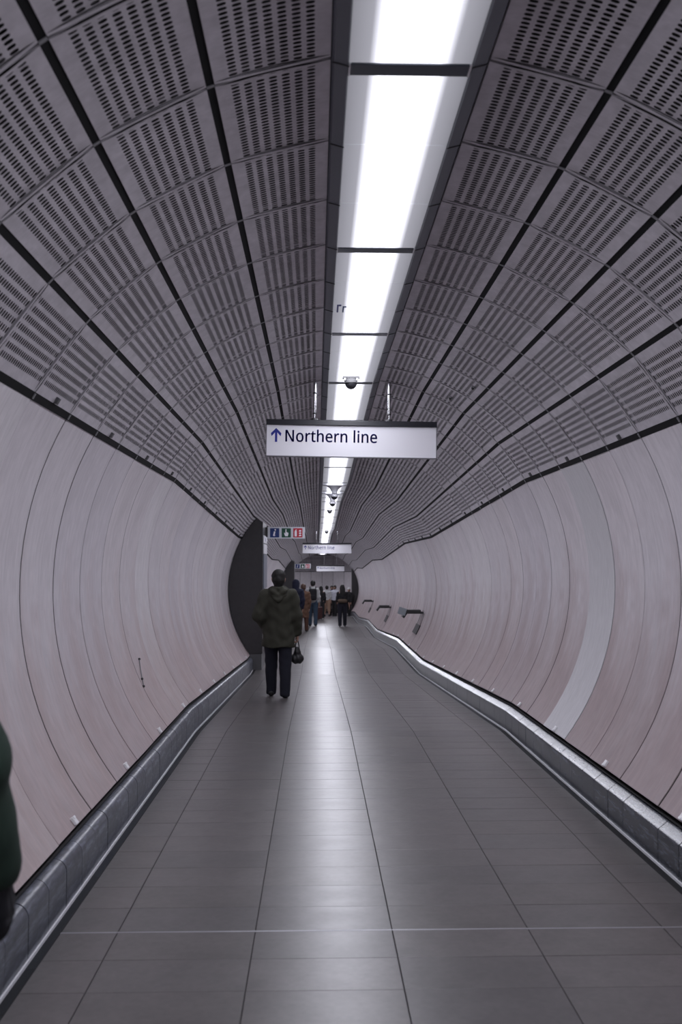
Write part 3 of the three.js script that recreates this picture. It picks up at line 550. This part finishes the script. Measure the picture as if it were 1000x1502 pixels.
// ---------------------------------------------------------------- bracketed plates standing out from the right wall
{
  const GREYF = std({ color: col(0.30, 0.33, 0.36), roughness: 0.4 });
  function plateBracket(label, d, faced) {
    const t = group('wall_bracket'); tag(t, label, 'bracket'); const y = EYE - 1.0 + yOff(d) + 0.33, hw = Math.sqrt(R * R - (y - yOff(d) - YC) ** 2) - 0.0;
    t.position.set(CX + hw, y, -d);
    for (const s of [-1, 1]) { const a = mesh('arm', rbox(0.36, 0.04, 0.035, 0.004), CLIPD, t); a.position.set(-0.155, 0.0, s * 0.1); const r = mesh('wall_plate', rbox(0.012, 0.09, 0.06, 0.003), CLIPD, a); r.position.set(0.165, 0.0, 0); }
    const b = mesh('shelf_plate', rbox(0.28, 0.06, 0.28, 0.006), CLIPD, t); b.position.set(-0.2, 0.03, 0);
    const p = mesh('tilted_plate', rbox(0.05, 0.19, 0.26, 0.006), CLIPD, t); p.position.set(-0.375, -0.02, 0); p.rotation.z = -0.6;
    if (faced) { const f = mesh('grey_face', rbox(0.165, 0.15, 0.02, 0.004), GREYF, t); f.position.set(-0.45, 0.035, 0.13); f.rotation.z = -0.3; f.rotation.y = -0.2; }
    // dark curved patch on the wall below, joined by two thin dark lines
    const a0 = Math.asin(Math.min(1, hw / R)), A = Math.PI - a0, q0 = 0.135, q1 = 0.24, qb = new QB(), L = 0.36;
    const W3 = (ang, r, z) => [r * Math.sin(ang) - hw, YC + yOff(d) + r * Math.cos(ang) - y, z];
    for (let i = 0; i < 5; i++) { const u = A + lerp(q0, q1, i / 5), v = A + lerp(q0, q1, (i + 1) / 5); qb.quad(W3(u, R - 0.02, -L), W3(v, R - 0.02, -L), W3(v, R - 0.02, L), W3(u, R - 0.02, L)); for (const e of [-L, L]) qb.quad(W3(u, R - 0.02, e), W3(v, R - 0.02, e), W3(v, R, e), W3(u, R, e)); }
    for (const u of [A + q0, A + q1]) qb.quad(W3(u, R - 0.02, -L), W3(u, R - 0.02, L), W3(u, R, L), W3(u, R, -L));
    mesh('wall_patch', qb.build(), CLIPD, t);
    for (const z of [-0.28, 0.28]) mesh('thin_line', new THREE.TubeGeometry(new THREE.CatmullRomCurve3([0, 0.5, 1].map(k => new THREE.Vector3(...W3(A + lerp(0.0, q0, k), R - 0.006, z)))), 8, 0.004, 6), CLIPD, t);
    return t;
  }
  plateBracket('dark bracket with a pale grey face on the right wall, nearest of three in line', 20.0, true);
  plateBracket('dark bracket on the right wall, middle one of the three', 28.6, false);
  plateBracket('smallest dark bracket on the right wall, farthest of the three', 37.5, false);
}
{ // leftover fixing on the left wall
  const t = group('wall_fixing'); tag(t, 'small dark leftover fixing of knobs and a thin rod low on the left wall', 'fixing'); const d = 8.0;
  const P = (a, dd) => new THREE.Vector3(CX - (R - 0.006) * Math.sin(a), YC + (R - 0.006) * Math.cos(a), -dd);
  const a0 = P(1.92, 8.25), a1 = P(2.03, 8.0); t.position.copy(a0);
  const c = new THREE.CatmullRomCurve3([a0.clone().sub(a0), P(1.975, 8.12).sub(a0), a1.clone().sub(a0)]);
  mesh('rod', new THREE.TubeGeometry(c, 10, 0.004, 6), CLIPG, t);
  const kn = new THREE.SphereGeometry(0.011, 10, 8);
  let o = mesh('knob', kn, CLIPD, t); o = mesh('knob', kn, CLIPD, t); o.position.copy(a1).sub(a0); o = mesh('knob', kn, CLIPD, t); o.position.copy(P(2.0, 8.06)).sub(a0);
}

// ---------------------------------------------------------------- people: signed distance fields meshed as surface nets
const V = (x, y, z) => new THREE.Vector3(x, y, z);
function surfaceNet(field, lo, hi, cell) {
  const n = [0, 1, 2].map(k => Math.max(2, Math.ceil((hi[k] - lo[k]) / cell) + 1)), [nx, ny, nz] = n, f = new Float32Array(nx * ny * nz);
  for (let z = 0, i = 0; z < nz; z++) for (let y = 0; y < ny; y++) for (let x = 0; x < nx; x++, i++) f[i] = field(lo[0] + x * cell, lo[1] + y * cell, lo[2] + z * cell);
  const id = new Int32Array(nx * ny * nz).fill(-1), pos = [], idx = [], I = (x, y, z) => x + nx * (y + ny * z);
  for (let z = 0; z < nz - 1; z++) for (let y = 0; y < ny - 1; y++) for (let x = 0; x < nx - 1; x++) {
    const c = []; let m = 0; for (let k = 0; k < 8; k++) { const v = f[I(x + (k & 1), y + ((k >> 1) & 1), z + (k >> 2))]; c.push(v); if (v < 0) m |= 1 << k; }
    if (m === 0 || m === 255) continue;
    let sx = 0, sy = 0, sz = 0, q = 0;
    for (let a = 0; a < 8; a++) for (const bit of [1, 2, 4]) { if (a & bit) continue; const b = a | bit; if ((c[a] < 0) === (c[b] < 0)) continue; const t = c[a] / (c[a] - c[b]); q++;
      sx += (a & 1) + (bit === 1 ? t : 0); sy += ((a >> 1) & 1) + (bit === 2 ? t : 0); sz += (a >> 2) + (bit === 4 ? t : 0); }
    id[I(x, y, z)] = pos.length / 3; pos.push(lo[0] + (x + sx / q) * cell, lo[1] + (y + sy / q) * cell, lo[2] + (z + sz / q) * cell);
  }
  const quad = (a, b, c, d, flip) => { if (a < 0 || b < 0 || c < 0 || d < 0) return; if (flip) idx.push(a, c, b, a, d, c); else idx.push(a, b, c, a, c, d); };
  for (let z = 1; z < nz - 1; z++) for (let y = 1; y < ny - 1; y++) for (let x = 1; x < nx - 1; x++) {
    const s = f[I(x, y, z)] < 0;
    if (s !== (f[I(x + 1, y, z)] < 0)) quad(id[I(x, y - 1, z - 1)], id[I(x, y, z - 1)], id[I(x, y, z)], id[I(x, y - 1, z)], !s);
    if (s !== (f[I(x, y + 1, z)] < 0)) quad(id[I(x - 1, y, z - 1)], id[I(x - 1, y, z)], id[I(x, y, z)], id[I(x, y, z - 1)], !s);
    if (s !== (f[I(x, y, z + 1)] < 0)) quad(id[I(x - 1, y - 1, z)], id[I(x, y - 1, z)], id[I(x, y, z)], id[I(x - 1, y, z)], !s);
  }
  const g = geo(pos, null, null, idx); g.setAttribute('uv', new THREE.Float32BufferAttribute(pos.flatMap((v, i) => i % 3 === 0 ? [pos[i] + pos[i + 2], pos[i + 1]] : []), 2));
  return g;
}
// tapered capsule; flat > 1 squashes it front to back
const cap = (a, b, ra, rb, flat = 1) => ({ a, b, ra, rb, flat });
function dist(list, k, x, y, z) {
  let d = 1e3;
  for (const c of list) {
    const fz = c.flat, ax = c.a.x, ay = c.a.y, az = c.a.z, bx = c.b.x - ax, by = c.b.y - ay, bz = (c.b.z - az) * fz, px = x - ax, py = y - ay, pz = (z - az) * fz;
    const bb = bx * bx + by * by + bz * bz, t = bb > 1e-9 ? Math.max(0, Math.min(1, (px * bx + py * by + pz * bz) / bb)) : 0;
    const ex = px - bx * t, ey = py - by * t, ez = pz - bz * t; let q = Math.sqrt(ex * ex + ey * ey + ez * ez) - (c.ra + (c.rb - c.ra) * t); if (fz !== 1) q *= 0.8;
    if (q > d + k) continue; if (d > q + k) { d = q; continue; }
    const h = Math.max(k - Math.abs(d - q), 0) / k; d = Math.min(d, q) - h * h * k * 0.25;
  }
  return d;
}
function bounds(list, pad) { const lo = [9, 9, 9], hi = [-9, -9, -9]; for (const c of list) for (const [p, r] of [[c.a, c.ra], [c.b, c.rb]]) [p.x, p.y, p.z].forEach((v, i) => { lo[i] = Math.min(lo[i], v - r - pad); hi[i] = Math.max(hi[i], v + r + pad); }); return [lo, hi]; }
function netOf(list, k, cell, extra, pad = 0.03) { const [lo, hi] = bounds(list, pad); return surfaceNet((x, y, z) => { const d = dist(list, k, x, y, z); return extra ? extra(d, x, y, z) : d; }, lo, hi, cell); }
function limb(from, len, fwd, abd, side) { const a = fwd * D2R, b = abd * D2R; return V(from.x + side * Math.sin(b) * len, from.y - Math.cos(a) * Math.cos(b) * len, from.z - Math.sin(a) * Math.cos(b) * len); }
function handParts(wrist, dir, side, curl) { // palm and five separate fingers; dir along the forearm, thumb towards the front
  const d = dir.clone().normalize(), fwd = V(0, 0, -1).addScaledVector(d, d.z).normalize(), inn = new THREE.Vector3().crossVectors(d, fwd).normalize(); if (inn.x * side > 0) inn.negate();
  const P = (l, f, i) => wrist.clone().addScaledVector(d, l).addScaledVector(fwd, f).addScaledVector(inn, i), out = [];
  const K = [0.028, 0.009, -0.010, -0.028], len = [0.072, 0.080, 0.074, 0.058];
  out.push(cap(P(-0.02, 0, 0), P(0.02, 0, 0), 0.026, 0.027), cap(P(0.02, 0.02, 0), P(0.082, 0.024, 0.002), 0.018, 0.014), cap(P(0.02, 0, 0), P(0.088, 0.004, 0.002), 0.018, 0.014), cap(P(0.02, -0.016, 0), P(0.082, -0.022, 0.002), 0.018, 0.013));
  const fingers = [];
  K.forEach((f, n) => { const L = len[n], base = P(0.088 - Math.abs(f) * 0.12, f, 0.002), r = n === 3 ? 0.0075 : 0.0088; let a = curl * 0.5, p = base; [0.44, 0.31, 0.25].forEach((s, j) => { const q = p.clone().addScaledVector(d, Math.cos(a) * L * s).addScaledVector(inn, Math.sin(a) * L * s); fingers.push(cap(p, q, r * (1 - j * 0.09), r * (1 - (j + 1) * 0.09))); p = q; a += curl; }); });
  const th0 = P(0.028, 0.03, 0.006), th1 = P(0.062, 0.05, 0.016), th2 = P(0.09, 0.054, 0.028); fingers.push(cap(P(0.01, 0.018, 0.003), th0, 0.015, 0.013), cap(th0, th1, 0.012, 0.0105), cap(th1, th2, 0.0105, 0.0085));
  return [out, fingers];
}
const HAIR_N = fbm(30, 30, 2, 501);
const cloth = (r, g, b, rough = 0.9) => std({ color: col(r, g, b), roughness: rough });
const SKIN = [std({ color: col(0.42, 0.25, 0.19), roughness: 0.55 }), std({ color: col(0.20, 0.11, 0.075), roughness: 0.55 })];
const SOLE = std({ color: col(0.5, 0.5, 0.5), roughness: 0.7 });
function person(o) {
  const t = group('person'); tag(t, o.label, 'person');
  const k = o.h / 1.75, cell = o.cell || 0.02, wS = o.wide || 1;
  // joints, metres for a 1.75 m figure facing -z
  const J = {}; const P = o.pose || {};
  const hipY = 0.93; J.hip = [V(-0.095, hipY, 0), V(0.095, hipY, 0)];
  J.knee = []; J.ankle = []; J.elbow = []; J.wrist = []; J.sh = [V(-0.18 * wS, 1.405, 0), V(0.18 * wS, 1.405, 0)];
  [0, 1].forEach(i => { const s = i ? 1 : -1, L = (P.leg || [[6, 2], [-8, 4]])[i], A = (P.arm || [[5, 8, 10, 0], [-5, 8, 10, 0]])[i];
    J.knee[i] = limb(J.hip[i], 0.43, L[0], L[2] || 1.5, s); J.ankle[i] = limb(J.knee[i], 0.42, L[0] - L[1], 0, s);
    J.elbow[i] = limb(J.sh[i], 0.285, A[0], A[1], s); J.wrist[i] = limb(J.elbow[i], 0.255, A[0] + A[2], A[3] ?? A[1] * 0.3, s); });
  const low = Math.min(J.ankle[0].y, J.ankle[1].y) - 0.075;
  const bob = -low; for (const q of Object.values(J)) q.forEach(v => { v.y += bob; });
  const B = y => y + bob, lean = P.lean || 0;
  const hd = V(0, B(1.635), -0.015 - lean), nod = P.nod || 0, tx = P.look || 0;
  // one continuous body: trunk, limbs, neck, head
  const trunk = [cap(V(0, B(0.98), 0), V(0, B(1.12), 0), 0.145, 0.135, 1.35), cap(V(0, B(1.12), 0), V(0, B(1.33), -0.005 - lean * 0.5), 0.135, 0.155, 1.35), cap(V(-0.11 * wS, B(1.40), -lean * 0.7), V(0.11 * wS, B(1.40), -lean * 0.7), 0.085, 0.085, 1.1)];
  const arms = [0, 1].map(i => [cap(J.sh[i], J.elbow[i], 0.052, 0.04), cap(J.elbow[i], J.wrist[i], 0.04, 0.027)]);
  const legs = [0, 1].map(i => [cap(J.hip[i], J.knee[i], 0.088, 0.056), cap(J.knee[i], J.knee[i].clone().lerp(J.ankle[i], 0.35), 0.055, 0.056), cap(J.knee[i].clone().lerp(J.ankle[i], 0.35), J.ankle[i], 0.056, 0.038)]);
  const neck = [cap(V(0, B(1.45), -lean), V(0, B(1.56), -0.005 - lean), 0.058, 0.054)];
  const head = [cap(hd.clone().add(V(0, 0.035, 0.012)), hd.clone().add(V(0, 0.02, 0.0)), 0.088, 0.08), cap(hd.clone().add(V(0, -0.02, -0.03)), hd.clone().add(V(0, -0.075, -0.055)), 0.062, 0.036), cap(hd.clone().add(V(0, 0.0, -0.088)), hd.clone().add(V(0, -0.026, -0.105)), 0.009, 0.014),
    cap(hd.clone().add(V(-0.02, -0.062, -0.083)), hd.clone().add(V(0.02, -0.062, -0.083)), 0.011, 0.011), cap(hd.clone().add(V(-0.086, 0.005, 0.01)), hd.clone().add(V(-0.082, -0.03, 0.005)), 0.016, 0.011), cap(hd.clone().add(V(0.086, 0.005, 0.01)), hd.clone().add(V(0.082, -0.03, 0.005)), 0.016, 0.011)];
  const feet = [0, 1].map(i => [cap(J.ankle[i], J.ankle[i].clone().add(V(0, -0.03, -0.02)), 0.035, 0.04)]);
  const skin = SKIN[o.skin || 0];
  const parts = [netOf([...trunk, ...arms.flat(), ...legs.flat(), ...feet.flat(), ...neck], 0.03, cell), netOf([...neck, ...head], 0.022, Math.min(cell, o.fineHead ? 0.005 : 0.01), (d, x, y, z) => { // eye sockets
    for (const s of [-1, 1]) d = Math.max(d, 0.011 - Math.hypot(x - hd.x - s * 0.032, y - hd.y - 0.002, z - hd.z + 0.092)); return d; })];
  [0, 1].forEach(i => { if ((P.hidden || [])[i]) return; const [palm, fin] = handParts(J.wrist[i], J.wrist[i].clone().sub(J.elbow[i]), i ? 1 : -1, (P.curl || [0.35, 0.35])[i]); const g = netOf([...palm, ...fin], 0.006, o.fineHead ? 0.0035 : 0.0055, o.gloves ? d => d - 0.003 : null, 0.012); if (o.gloves) mesh('glove', g, o.gloves, t); else parts.push(g); });
  const bodyM = mesh('body', merge(parts), skin, t);
  for (const s of [-1, 1]) { const e = mesh('eye', new THREE.SphereGeometry(0.0105, 10, 8), std({ color: col(0.55, 0.53, 0.5), roughness: 0.25 }), t); e.position.set(hd.x + s * 0.032, hd.y + 0.002, hd.z - 0.078); }
  // hair
  const hairL = [cap(hd.clone().add(V(0, 0.042, 0.016)), hd.clone().add(V(0, 0.0, 0.03)), 0.1, 0.088)];
  if (o.hair === 'bun') hairL.push(cap(hd.clone().add(V(0, 0.1, 0.03)), hd.clone().add(V(0, 0.105, 0.045)), 0.05, 0.045));
  if (o.hair === 'long') hairL.push(cap(hd.clone().add(V(-0.045, -0.02, 0.045)), hd.clone().add(V(-0.06, -0.24, 0.085)), 0.07, 0.055), cap(hd.clone().add(V(0.045, -0.02, 0.045)), hd.clone().add(V(0.06, -0.24, 0.085)), 0.07, 0.055), cap(hd.clone().add(V(0, -0.02, 0.05)), hd.clone().add(V(0, -0.28, 0.09)), 0.075, 0.055));
  if (o.hair === 'nape') hairL.push(cap(hd.clone().add(V(0, -0.02, 0.035)), hd.clone().add(V(0, -0.085, 0.035)), 0.085, 0.06));
  if (o.hair !== 'hood') { const hm = mesh('hair', netOf(hairL, 0.02, Math.min(cell, 0.011), (d, x, y, z) => { d += (HAIR_N(x * 3 + 0.5, y * 1.2 + z) - 0.5) * 0.012; return Math.max(d, -Math.max(z - (hd.z - 0.035), y - (hd.y + 0.05))); }), o.hairMat || cloth(0.007, 0.006, 0.006, 0.7), t); }
  if (o.cap) { const cm = mesh('cap', netOf([cap(hd.clone().add(V(0, 0.06, 0.012)), hd.clone().add(V(0, 0.05, 0.012)), 0.108, 0.106), cap(hd.clone().add(V(-0.04, 0.045, -0.09)), hd.clone().add(V(0.04, 0.045, -0.09)), 0.04, 0.04)], 0.02, 0.012, (d, x, y, z) => Math.max(d, hd.y + 0.035 - y)), o.cap, t); }
  // upper garment
  const hem = B(o.hem ?? 0.86), puff = o.puff ?? 0.02, flare = o.flare ?? 0.02;
  const up = [cap(V(0, hem - 0.1, 0.004), V(0, B(1.12), 0), 0.158 + puff + flare, 0.15 + puff, 1.35), cap(V(0, B(1.12), 0), V(0, B(1.33), -lean * 0.5), 0.148 + puff, 0.16 + puff, 1.3), cap(V(-0.105 * wS, B(1.385), -lean * 0.7), V(0.105 * wS, B(1.385), -lean * 0.7), 0.082 + puff * 0.7, 0.082 + puff * 0.7, 1.05), cap(V(-0.03, B(1.44), -lean * 0.8), V(0.03, B(1.44), -lean * 0.8), 0.072 + puff * 0.4, 0.072 + puff * 0.4, 1.05), cap(V(0, B(1.47), -lean), V(0, B(1.505), -lean), 0.075, 0.068)];
  const sleeve = o.sleeve ?? 0.94;
  [0, 1].forEach(i => { up.push(cap(J.sh[i], J.elbow[i], 0.062 + puff * 0.9, 0.052 + puff * 0.8)); if (sleeve > 0.5) up.push(cap(J.elbow[i], J.elbow[i].clone().lerp(J.wrist[i], (sleeve - 0.5) * 2), 0.052 + puff * 0.8, 0.04 + puff * 0.6)); });
  const fold = (x, y, z) => (o.folds ?? 1) * (0.0045 * Math.sin(y * 38 + Math.sin(x * 17) * 2.2 + z * 9) + 0.005 * Math.sin(x * 46 + y * 9 + Math.sin(y * 21)) * Math.max(0, Math.min(1, (B(1.3) - y) * 4)) + (HAIR_N(x * 0.5 + 0.5, y * 0.35 + z * 0.4) - 0.5) * 0.018);
  mesh(o.upperName || 'jacket', netOf(up, 0.035, Math.min(cell, 0.015), (d, x, y, z) => Math.max(d + fold(x, y, z), hem + (o.hemWave || 0.008) * Math.sin(x * 22) - y)), o.upper, t);
  if (o.hood) mesh('hood', netOf([cap(V(-0.09, B(1.49), 0.01), V(-0.06, B(1.47), 0.085), 0.045, 0.05), cap(V(0.09, B(1.49), 0.01), V(0.06, B(1.47), 0.085), 0.045, 0.05), cap(V(-0.06, B(1.475), 0.085), V(0.06, B(1.475), 0.085), 0.05, 0.05), cap(V(-0.075, B(1.45), 0.1), V(0, B(1.355), 0.135), 0.05, 0.045), cap(V(0.075, B(1.45), 0.1), V(0, B(1.355), 0.135), 0.05, 0.045), cap(V(-0.11, B(1.49), -0.04), V(-0.09, B(1.49), 0.01), 0.03, 0.045), cap(V(0.11, B(1.49), -0.04), V(0.09, B(1.49), 0.01), 0.03, 0.045)], 0.035, 0.011, (d, x, y, z) => d + 0.007 * Math.sin(y * 70 - Math.abs(x) * 38) + (HAIR_N(x + 0.5, y) - 0.5) * 0.012), o.hoodMat || o.upper, t);
  if (o.hair === 'hood') mesh('hood', netOf([cap(hd.clone().add(V(0, 0.045, 0.02)), hd.clone().add(V(0, -0.03, 0.035)), 0.122, 0.118), cap(hd.clone().add(V(0, -0.05, 0.04)), V(0, B(1.42), 0.05), 0.105, 0.12)], 0.04, 0.014, (d, x, y, z) => Math.max(d, -(Math.hypot(x - hd.x, y - hd.y) < 0.085 ? (z - hd.z + 0.05) : 1))), o.upper, t);
  // lower garment
  const lowHem = B(o.lowHem ?? 0.05), lp = o.legPuff ?? 0.018, lo = [cap(V(0, B(1.03), 0), V(0, B(0.95), 0), 0.15, 0.155, 1.25)];
  if (o.skirt) lo.push(cap(V(0, B(0.95), 0), V(0, lowHem - 0.12, 0), 0.155, 0.155 + o.skirt, 1.2)); else [0, 1].forEach(i => lo.push(cap(J.hip[i], J.knee[i], 0.094 + lp, 0.066 + lp), cap(J.knee[i], J.ankle[i].clone().lerp(J.knee[i], -0.06), 0.066 + lp, 0.05 + lp)));
  mesh(o.lowerName || 'trousers', netOf(lo, 0.012, Math.min(cell, 0.015), (d, x, y, z) => Math.max(d + 0.0025 * Math.sin(y * 31 + x * 26 + Math.sin(y * 13) * 2) + (HAIR_N(x * 0.6 + 0.5, y * 0.4) - 0.5) * 0.008, lowHem - y, y - Math.min(B(1.06), hem + 0.1))), o.lower, t);
  // shoes
  [0, 1].forEach(i => { const a = J.ankle[i], sh = cap(a.clone().add(V(0, -0.03, 0.035)), a.clone().add(V((i ? 1 : -1) * 0.012, -0.045, -0.14)), 0.042, 0.036), nk = cap(a.clone().add(V(0, 0.03, 0.005)), a.clone().add(V(0, -0.02, 0.01)), 0.045, 0.045);
    const lift = a.y - Math.min(J.ankle[0].y, J.ankle[1].y), pitch = Math.min(0.8, lift * 4); if (pitch > 0.05) { sh.a.y += 0.0; const v = sh.b.clone().sub(a).applyAxisAngle(V(1, 0, 0), -pitch); sh.b = a.clone().add(v); const w = sh.a.clone().sub(a).applyAxisAngle(V(1, 0, 0), -pitch); sh.a = a.clone().add(w); }
    mesh('shoe', netOf([sh, nk], 0.03, 0.012, (d, x, y, z) => Math.max(d, (pitch > 0.05 ? a.y - 0.16 : a.y - 0.076) - y)), o.shoes || cloth(0.012, 0.012, 0.013, 0.6), t); });
  if (o.backpack) { const b = mesh('backpack', rbox(0.30, 0.44, 0.15, 0.06, 4), o.backpack, t); b.position.set(0, B(1.24), 0.2); for (const s of [-1, 1]) { const st = mesh('strap', new THREE.TubeGeometry(new THREE.CatmullRomCurve3([V(s * 0.11, B(1.43), 0.16), V(s * 0.115, B(1.525), 0.03), V(s * 0.12, B(1.46), -0.12), V(s * 0.13, B(1.2), -0.16)]), 14, 0.018, 8), o.backpack, b); st.position.set(0, -B(1.24), -0.2); } const pk = mesh('pocket', rbox(0.22, 0.16, 0.05, 0.02, 3), o.backpack, b); pk.position.set(0, -0.11, 0.075); }
  if (o.waistBag) { const b = mesh('waist_bag', netOf([cap(V(-0.13, B(1.09), 0.15), V(0.13, B(1.09), 0.15), 0.075, 0.075, 1.3)], 0.02, 0.014), o.waistBag, t); const belt = mesh('belt', new THREE.TorusGeometry(0.185, 0.014, 8, 30), o.waistBag, b); belt.rotation.x = Math.PI / 2; belt.scale.set(1, 0.82, 1.4); belt.position.set(0, B(1.09), 0.0); }
  t.scale.setScalar(k); t.position.set(o.x, yOff(o.d), -o.d); t.rotation.y = o.turn || 0;
  t.userData.joints = undefined; delete t.userData.joints;
  return { t, J, B };
}
const OLIVE = cloth(0.032, 0.032, 0.022), BLACKC = cloth(0.012, 0.012, 0.014), NAVYT = cloth(0.008, 0.009, 0.018);
const p1 = person({ label: 'person walking away in an olive green hooded jacket and dark trousers, holding a black bag', h: 1.68, x: -0.505, d: 12.84, cell: 0.013, fineHead: true, hair: 'nape', wide: 1.02, hood: true, puff: 0.042, flare: 0.045, hem: 0.70, upper: OLIVE, lower: NAVYT, legPuff: 0.02, lowHem: 0.04,
  pose: { leg: [[9, 3, 0.6], [-7, 6, 0.6]], arm: [[-14, 17, 62, -16], [2, 11, 8, 5]], hidden: [true, false], curl: [0.3, 0.95] } });
{ // the bag in the right hand
  const w = p1.J.wrist[1].clone().multiplyScalar(1.68 / 1.75), t = group('handbag'); tag(t, 'small black handbag hanging from the right hand of the person in the olive jacket', 'bag');
  t.position.set(-0.505 + w.x, yOff(12.84) + w.y, -12.84 + w.z);
  const LEATHER = std({ color: col(0.010, 0.010, 0.012), roughness: 0.45 });
  mesh('bag_body', netOf([cap(V(-0.02, -0.33, 0.0), V(0.02, -0.33, 0.0), 0.068, 0.068), cap(V(0, -0.24, 0), V(0, -0.20, 0), 0.05, 0.034)], 0.03, 0.008, (d, x, y, z) => d + 0.003 * Math.sin(x * 90 + y * 30)), LEATHER, t);
  for (const s of [-1, 1]) mesh('strap', new THREE.TubeGeometry(new THREE.CatmullRomCurve3([V(s * 0.03, -0.24, 0.01), V(s * 0.022, -0.15, 0.0), V(s * 0.008, -0.085, -0.01)]), 10, 0.007, 8), LEATHER, t);
}
const BLUEC = cloth(0.006, 0.008, 0.026), BROWNC = cloth(0.13, 0.065, 0.042), JEANS = cloth(0.035, 0.06, 0.095), WHITEC = cloth(0.40, 0.40, 0.40), TAN = cloth(0.30, 0.20, 0.12), REDD = cloth(0.05, 0.012, 0.012, 0.5);
const WHITESHOE = cloth(0.6, 0.6, 0.6, 0.6);
person({ label: 'person in a dark blue hooded top half hidden by the olive jacket', h: 1.75, x: -0.66, d: 31.0, hair: 'hood', upper: BLUEC, lower: BLACKC, puff: 0.03, hem: 0.8, turn: -0.1 });
person({ label: 'person with brown hair in a long rust-brown coat with a dark shoulder bag', h: 1.60, x: -0.44, d: 32.6, hair: 'nape', hairMat: cloth(0.07, 0.035, 0.022, 0.6), upper: cloth(0.115, 0.06, 0.038), upperName: 'coat', hem: 0.52, puff: 0.025, flare: 0.05, lower: cloth(0.07, 0.03, 0.02), turn: 0.1 });
person({ label: 'person in a pale grey top and blue jeans carrying a black backpack', h: 1.70, x: -0.13, d: 36.1, hair: 'short', upper: WHITEC, upperName: 'sweatshirt', hem: 0.92, lower: JEANS, backpack: BLACKC, shoes: BLACKC, pose: { leg: [[7, 4], [-7, 8]], arm: [[4, 7, 14, 2], [-6, 9, 12, 3]] } });
person({ label: 'slim person in dark clothes and white shoes beside the dark red suitcase', h: 1.56, x: 0.22, d: 45.6, hair: 'long', upper: BLACKC, lower: BLACKC, shoes: WHITESHOE, puff: 0.005 });
person({ label: 'person with black hair in a white patterned top and loose tan trousers', h: 1.55, x: 0.53, d: 48.6, hair: 'bun', upper: cloth(0.42, 0.43, 0.44), upperName: 'shirt', hem: 0.95, lower: cloth(0.26, 0.17, 0.12), legPuff: 0.035, lowHem: 0.3, turn: 0.2 });
person({ label: 'person in a dark blue top standing left of the one in a white shirt', h: 1.62, x: 0.82, d: 51.2, hair: 'short', skin: 1, upper: cloth(0.02, 0.025, 0.07), lower: BLACKC, turn: 2.9 });
person({ label: 'person in a white shirt among the crowd beside the long-haired figure', h: 1.62, x: 0.97, d: 50.6, hair: 'short', skin: 1, upper: cloth(0.45, 0.46, 0.52), upperName: 'shirt', hem: 0.92, lower: BLACKC, turn: 2.6 });
person({ label: 'person with long dark hair in black with a tan bag across the lower back', h: 1.52, x: 0.955, d: 35.3, hair: 'long', upper: BLACKC, upperName: 'top', hem: 0.95, sleeve: 0.62, puff: 0.012, waistBag: cloth(0.10, 0.07, 0.05), lower: cloth(0.012, 0.012, 0.022), legPuff: 0.022, shoes: cloth(0.10, 0.10, 0.11), pose: { leg: [[-5, 5], [6, 3]], arm: [[2, 9, 25, -10], [4, 14, 8, 10]] } });
person({ label: 'person in dark clothes and a white cap at the far right, before the dark casing', h: 1.52, x: 1.76, d: 51.9, hair: 'short', upper: BLACKC, lower: BLACKC, cap: cloth(0.6, 0.6, 0.6), turn: 2.5, puff: 0.03 });
{ // suitcase
  const t = group('suitcase'); tag(t, 'dark red upright suitcase standing in the crowd before the slim dark figure', 'suitcase'); const d = 44.9; t.position.set(0.10, yOff(d), -d);
  let o = mesh('shell', rbox(0.36, 0.58, 0.24, 0.04, 4), REDD, t); o.position.y = 0.34;
  for (let k = 0; k < 4; k++) { const r = mesh('shell_rib', rbox(0.03, 0.5, 0.02, 0.008), REDD, t); r.position.set(-0.12 + k * 0.08, 0.34, 0.118); }
  for (const s of [-1, 1]) for (const z of [-1, 1]) { const w = mesh('wheel', new THREE.CylinderGeometry(0.026, 0.026, 0.02, 16).rotateZ(Math.PI / 2), CLIPD, t); w.position.set(s * 0.13, 0.026, z * 0.08); }
  mesh('handle', new THREE.TubeGeometry(new THREE.CatmullRomCurve3([V(-0.09, 0.6, -0.06), V(-0.09, 0.95, -0.06), V(0, 0.97, -0.06), V(0.09, 0.95, -0.06), V(0.09, 0.6, -0.06)]), 30, 0.008, 8), CLIPG, t);
}
person({ label: 'person in a dark green coat at the left edge, only sleeve and glove showing', h: 1.81, x: -1.03, d: 2.15, cell: 0.016, hair: 'short', upper: cloth(0.010, 0.026, 0.017), upperName: 'coat', puff: 0.04, hem: 0.78, lower: NAVYT, pose: { leg: [[0, 0], [0, 0]], arm: [[0, 8, 10, 2], [0, 14.5, 15, 11]], hidden: [false, false] }, gloves: cloth(0.008, 0.008, 0.012), turn: 0.0 });

renderer.render(scene, camera);
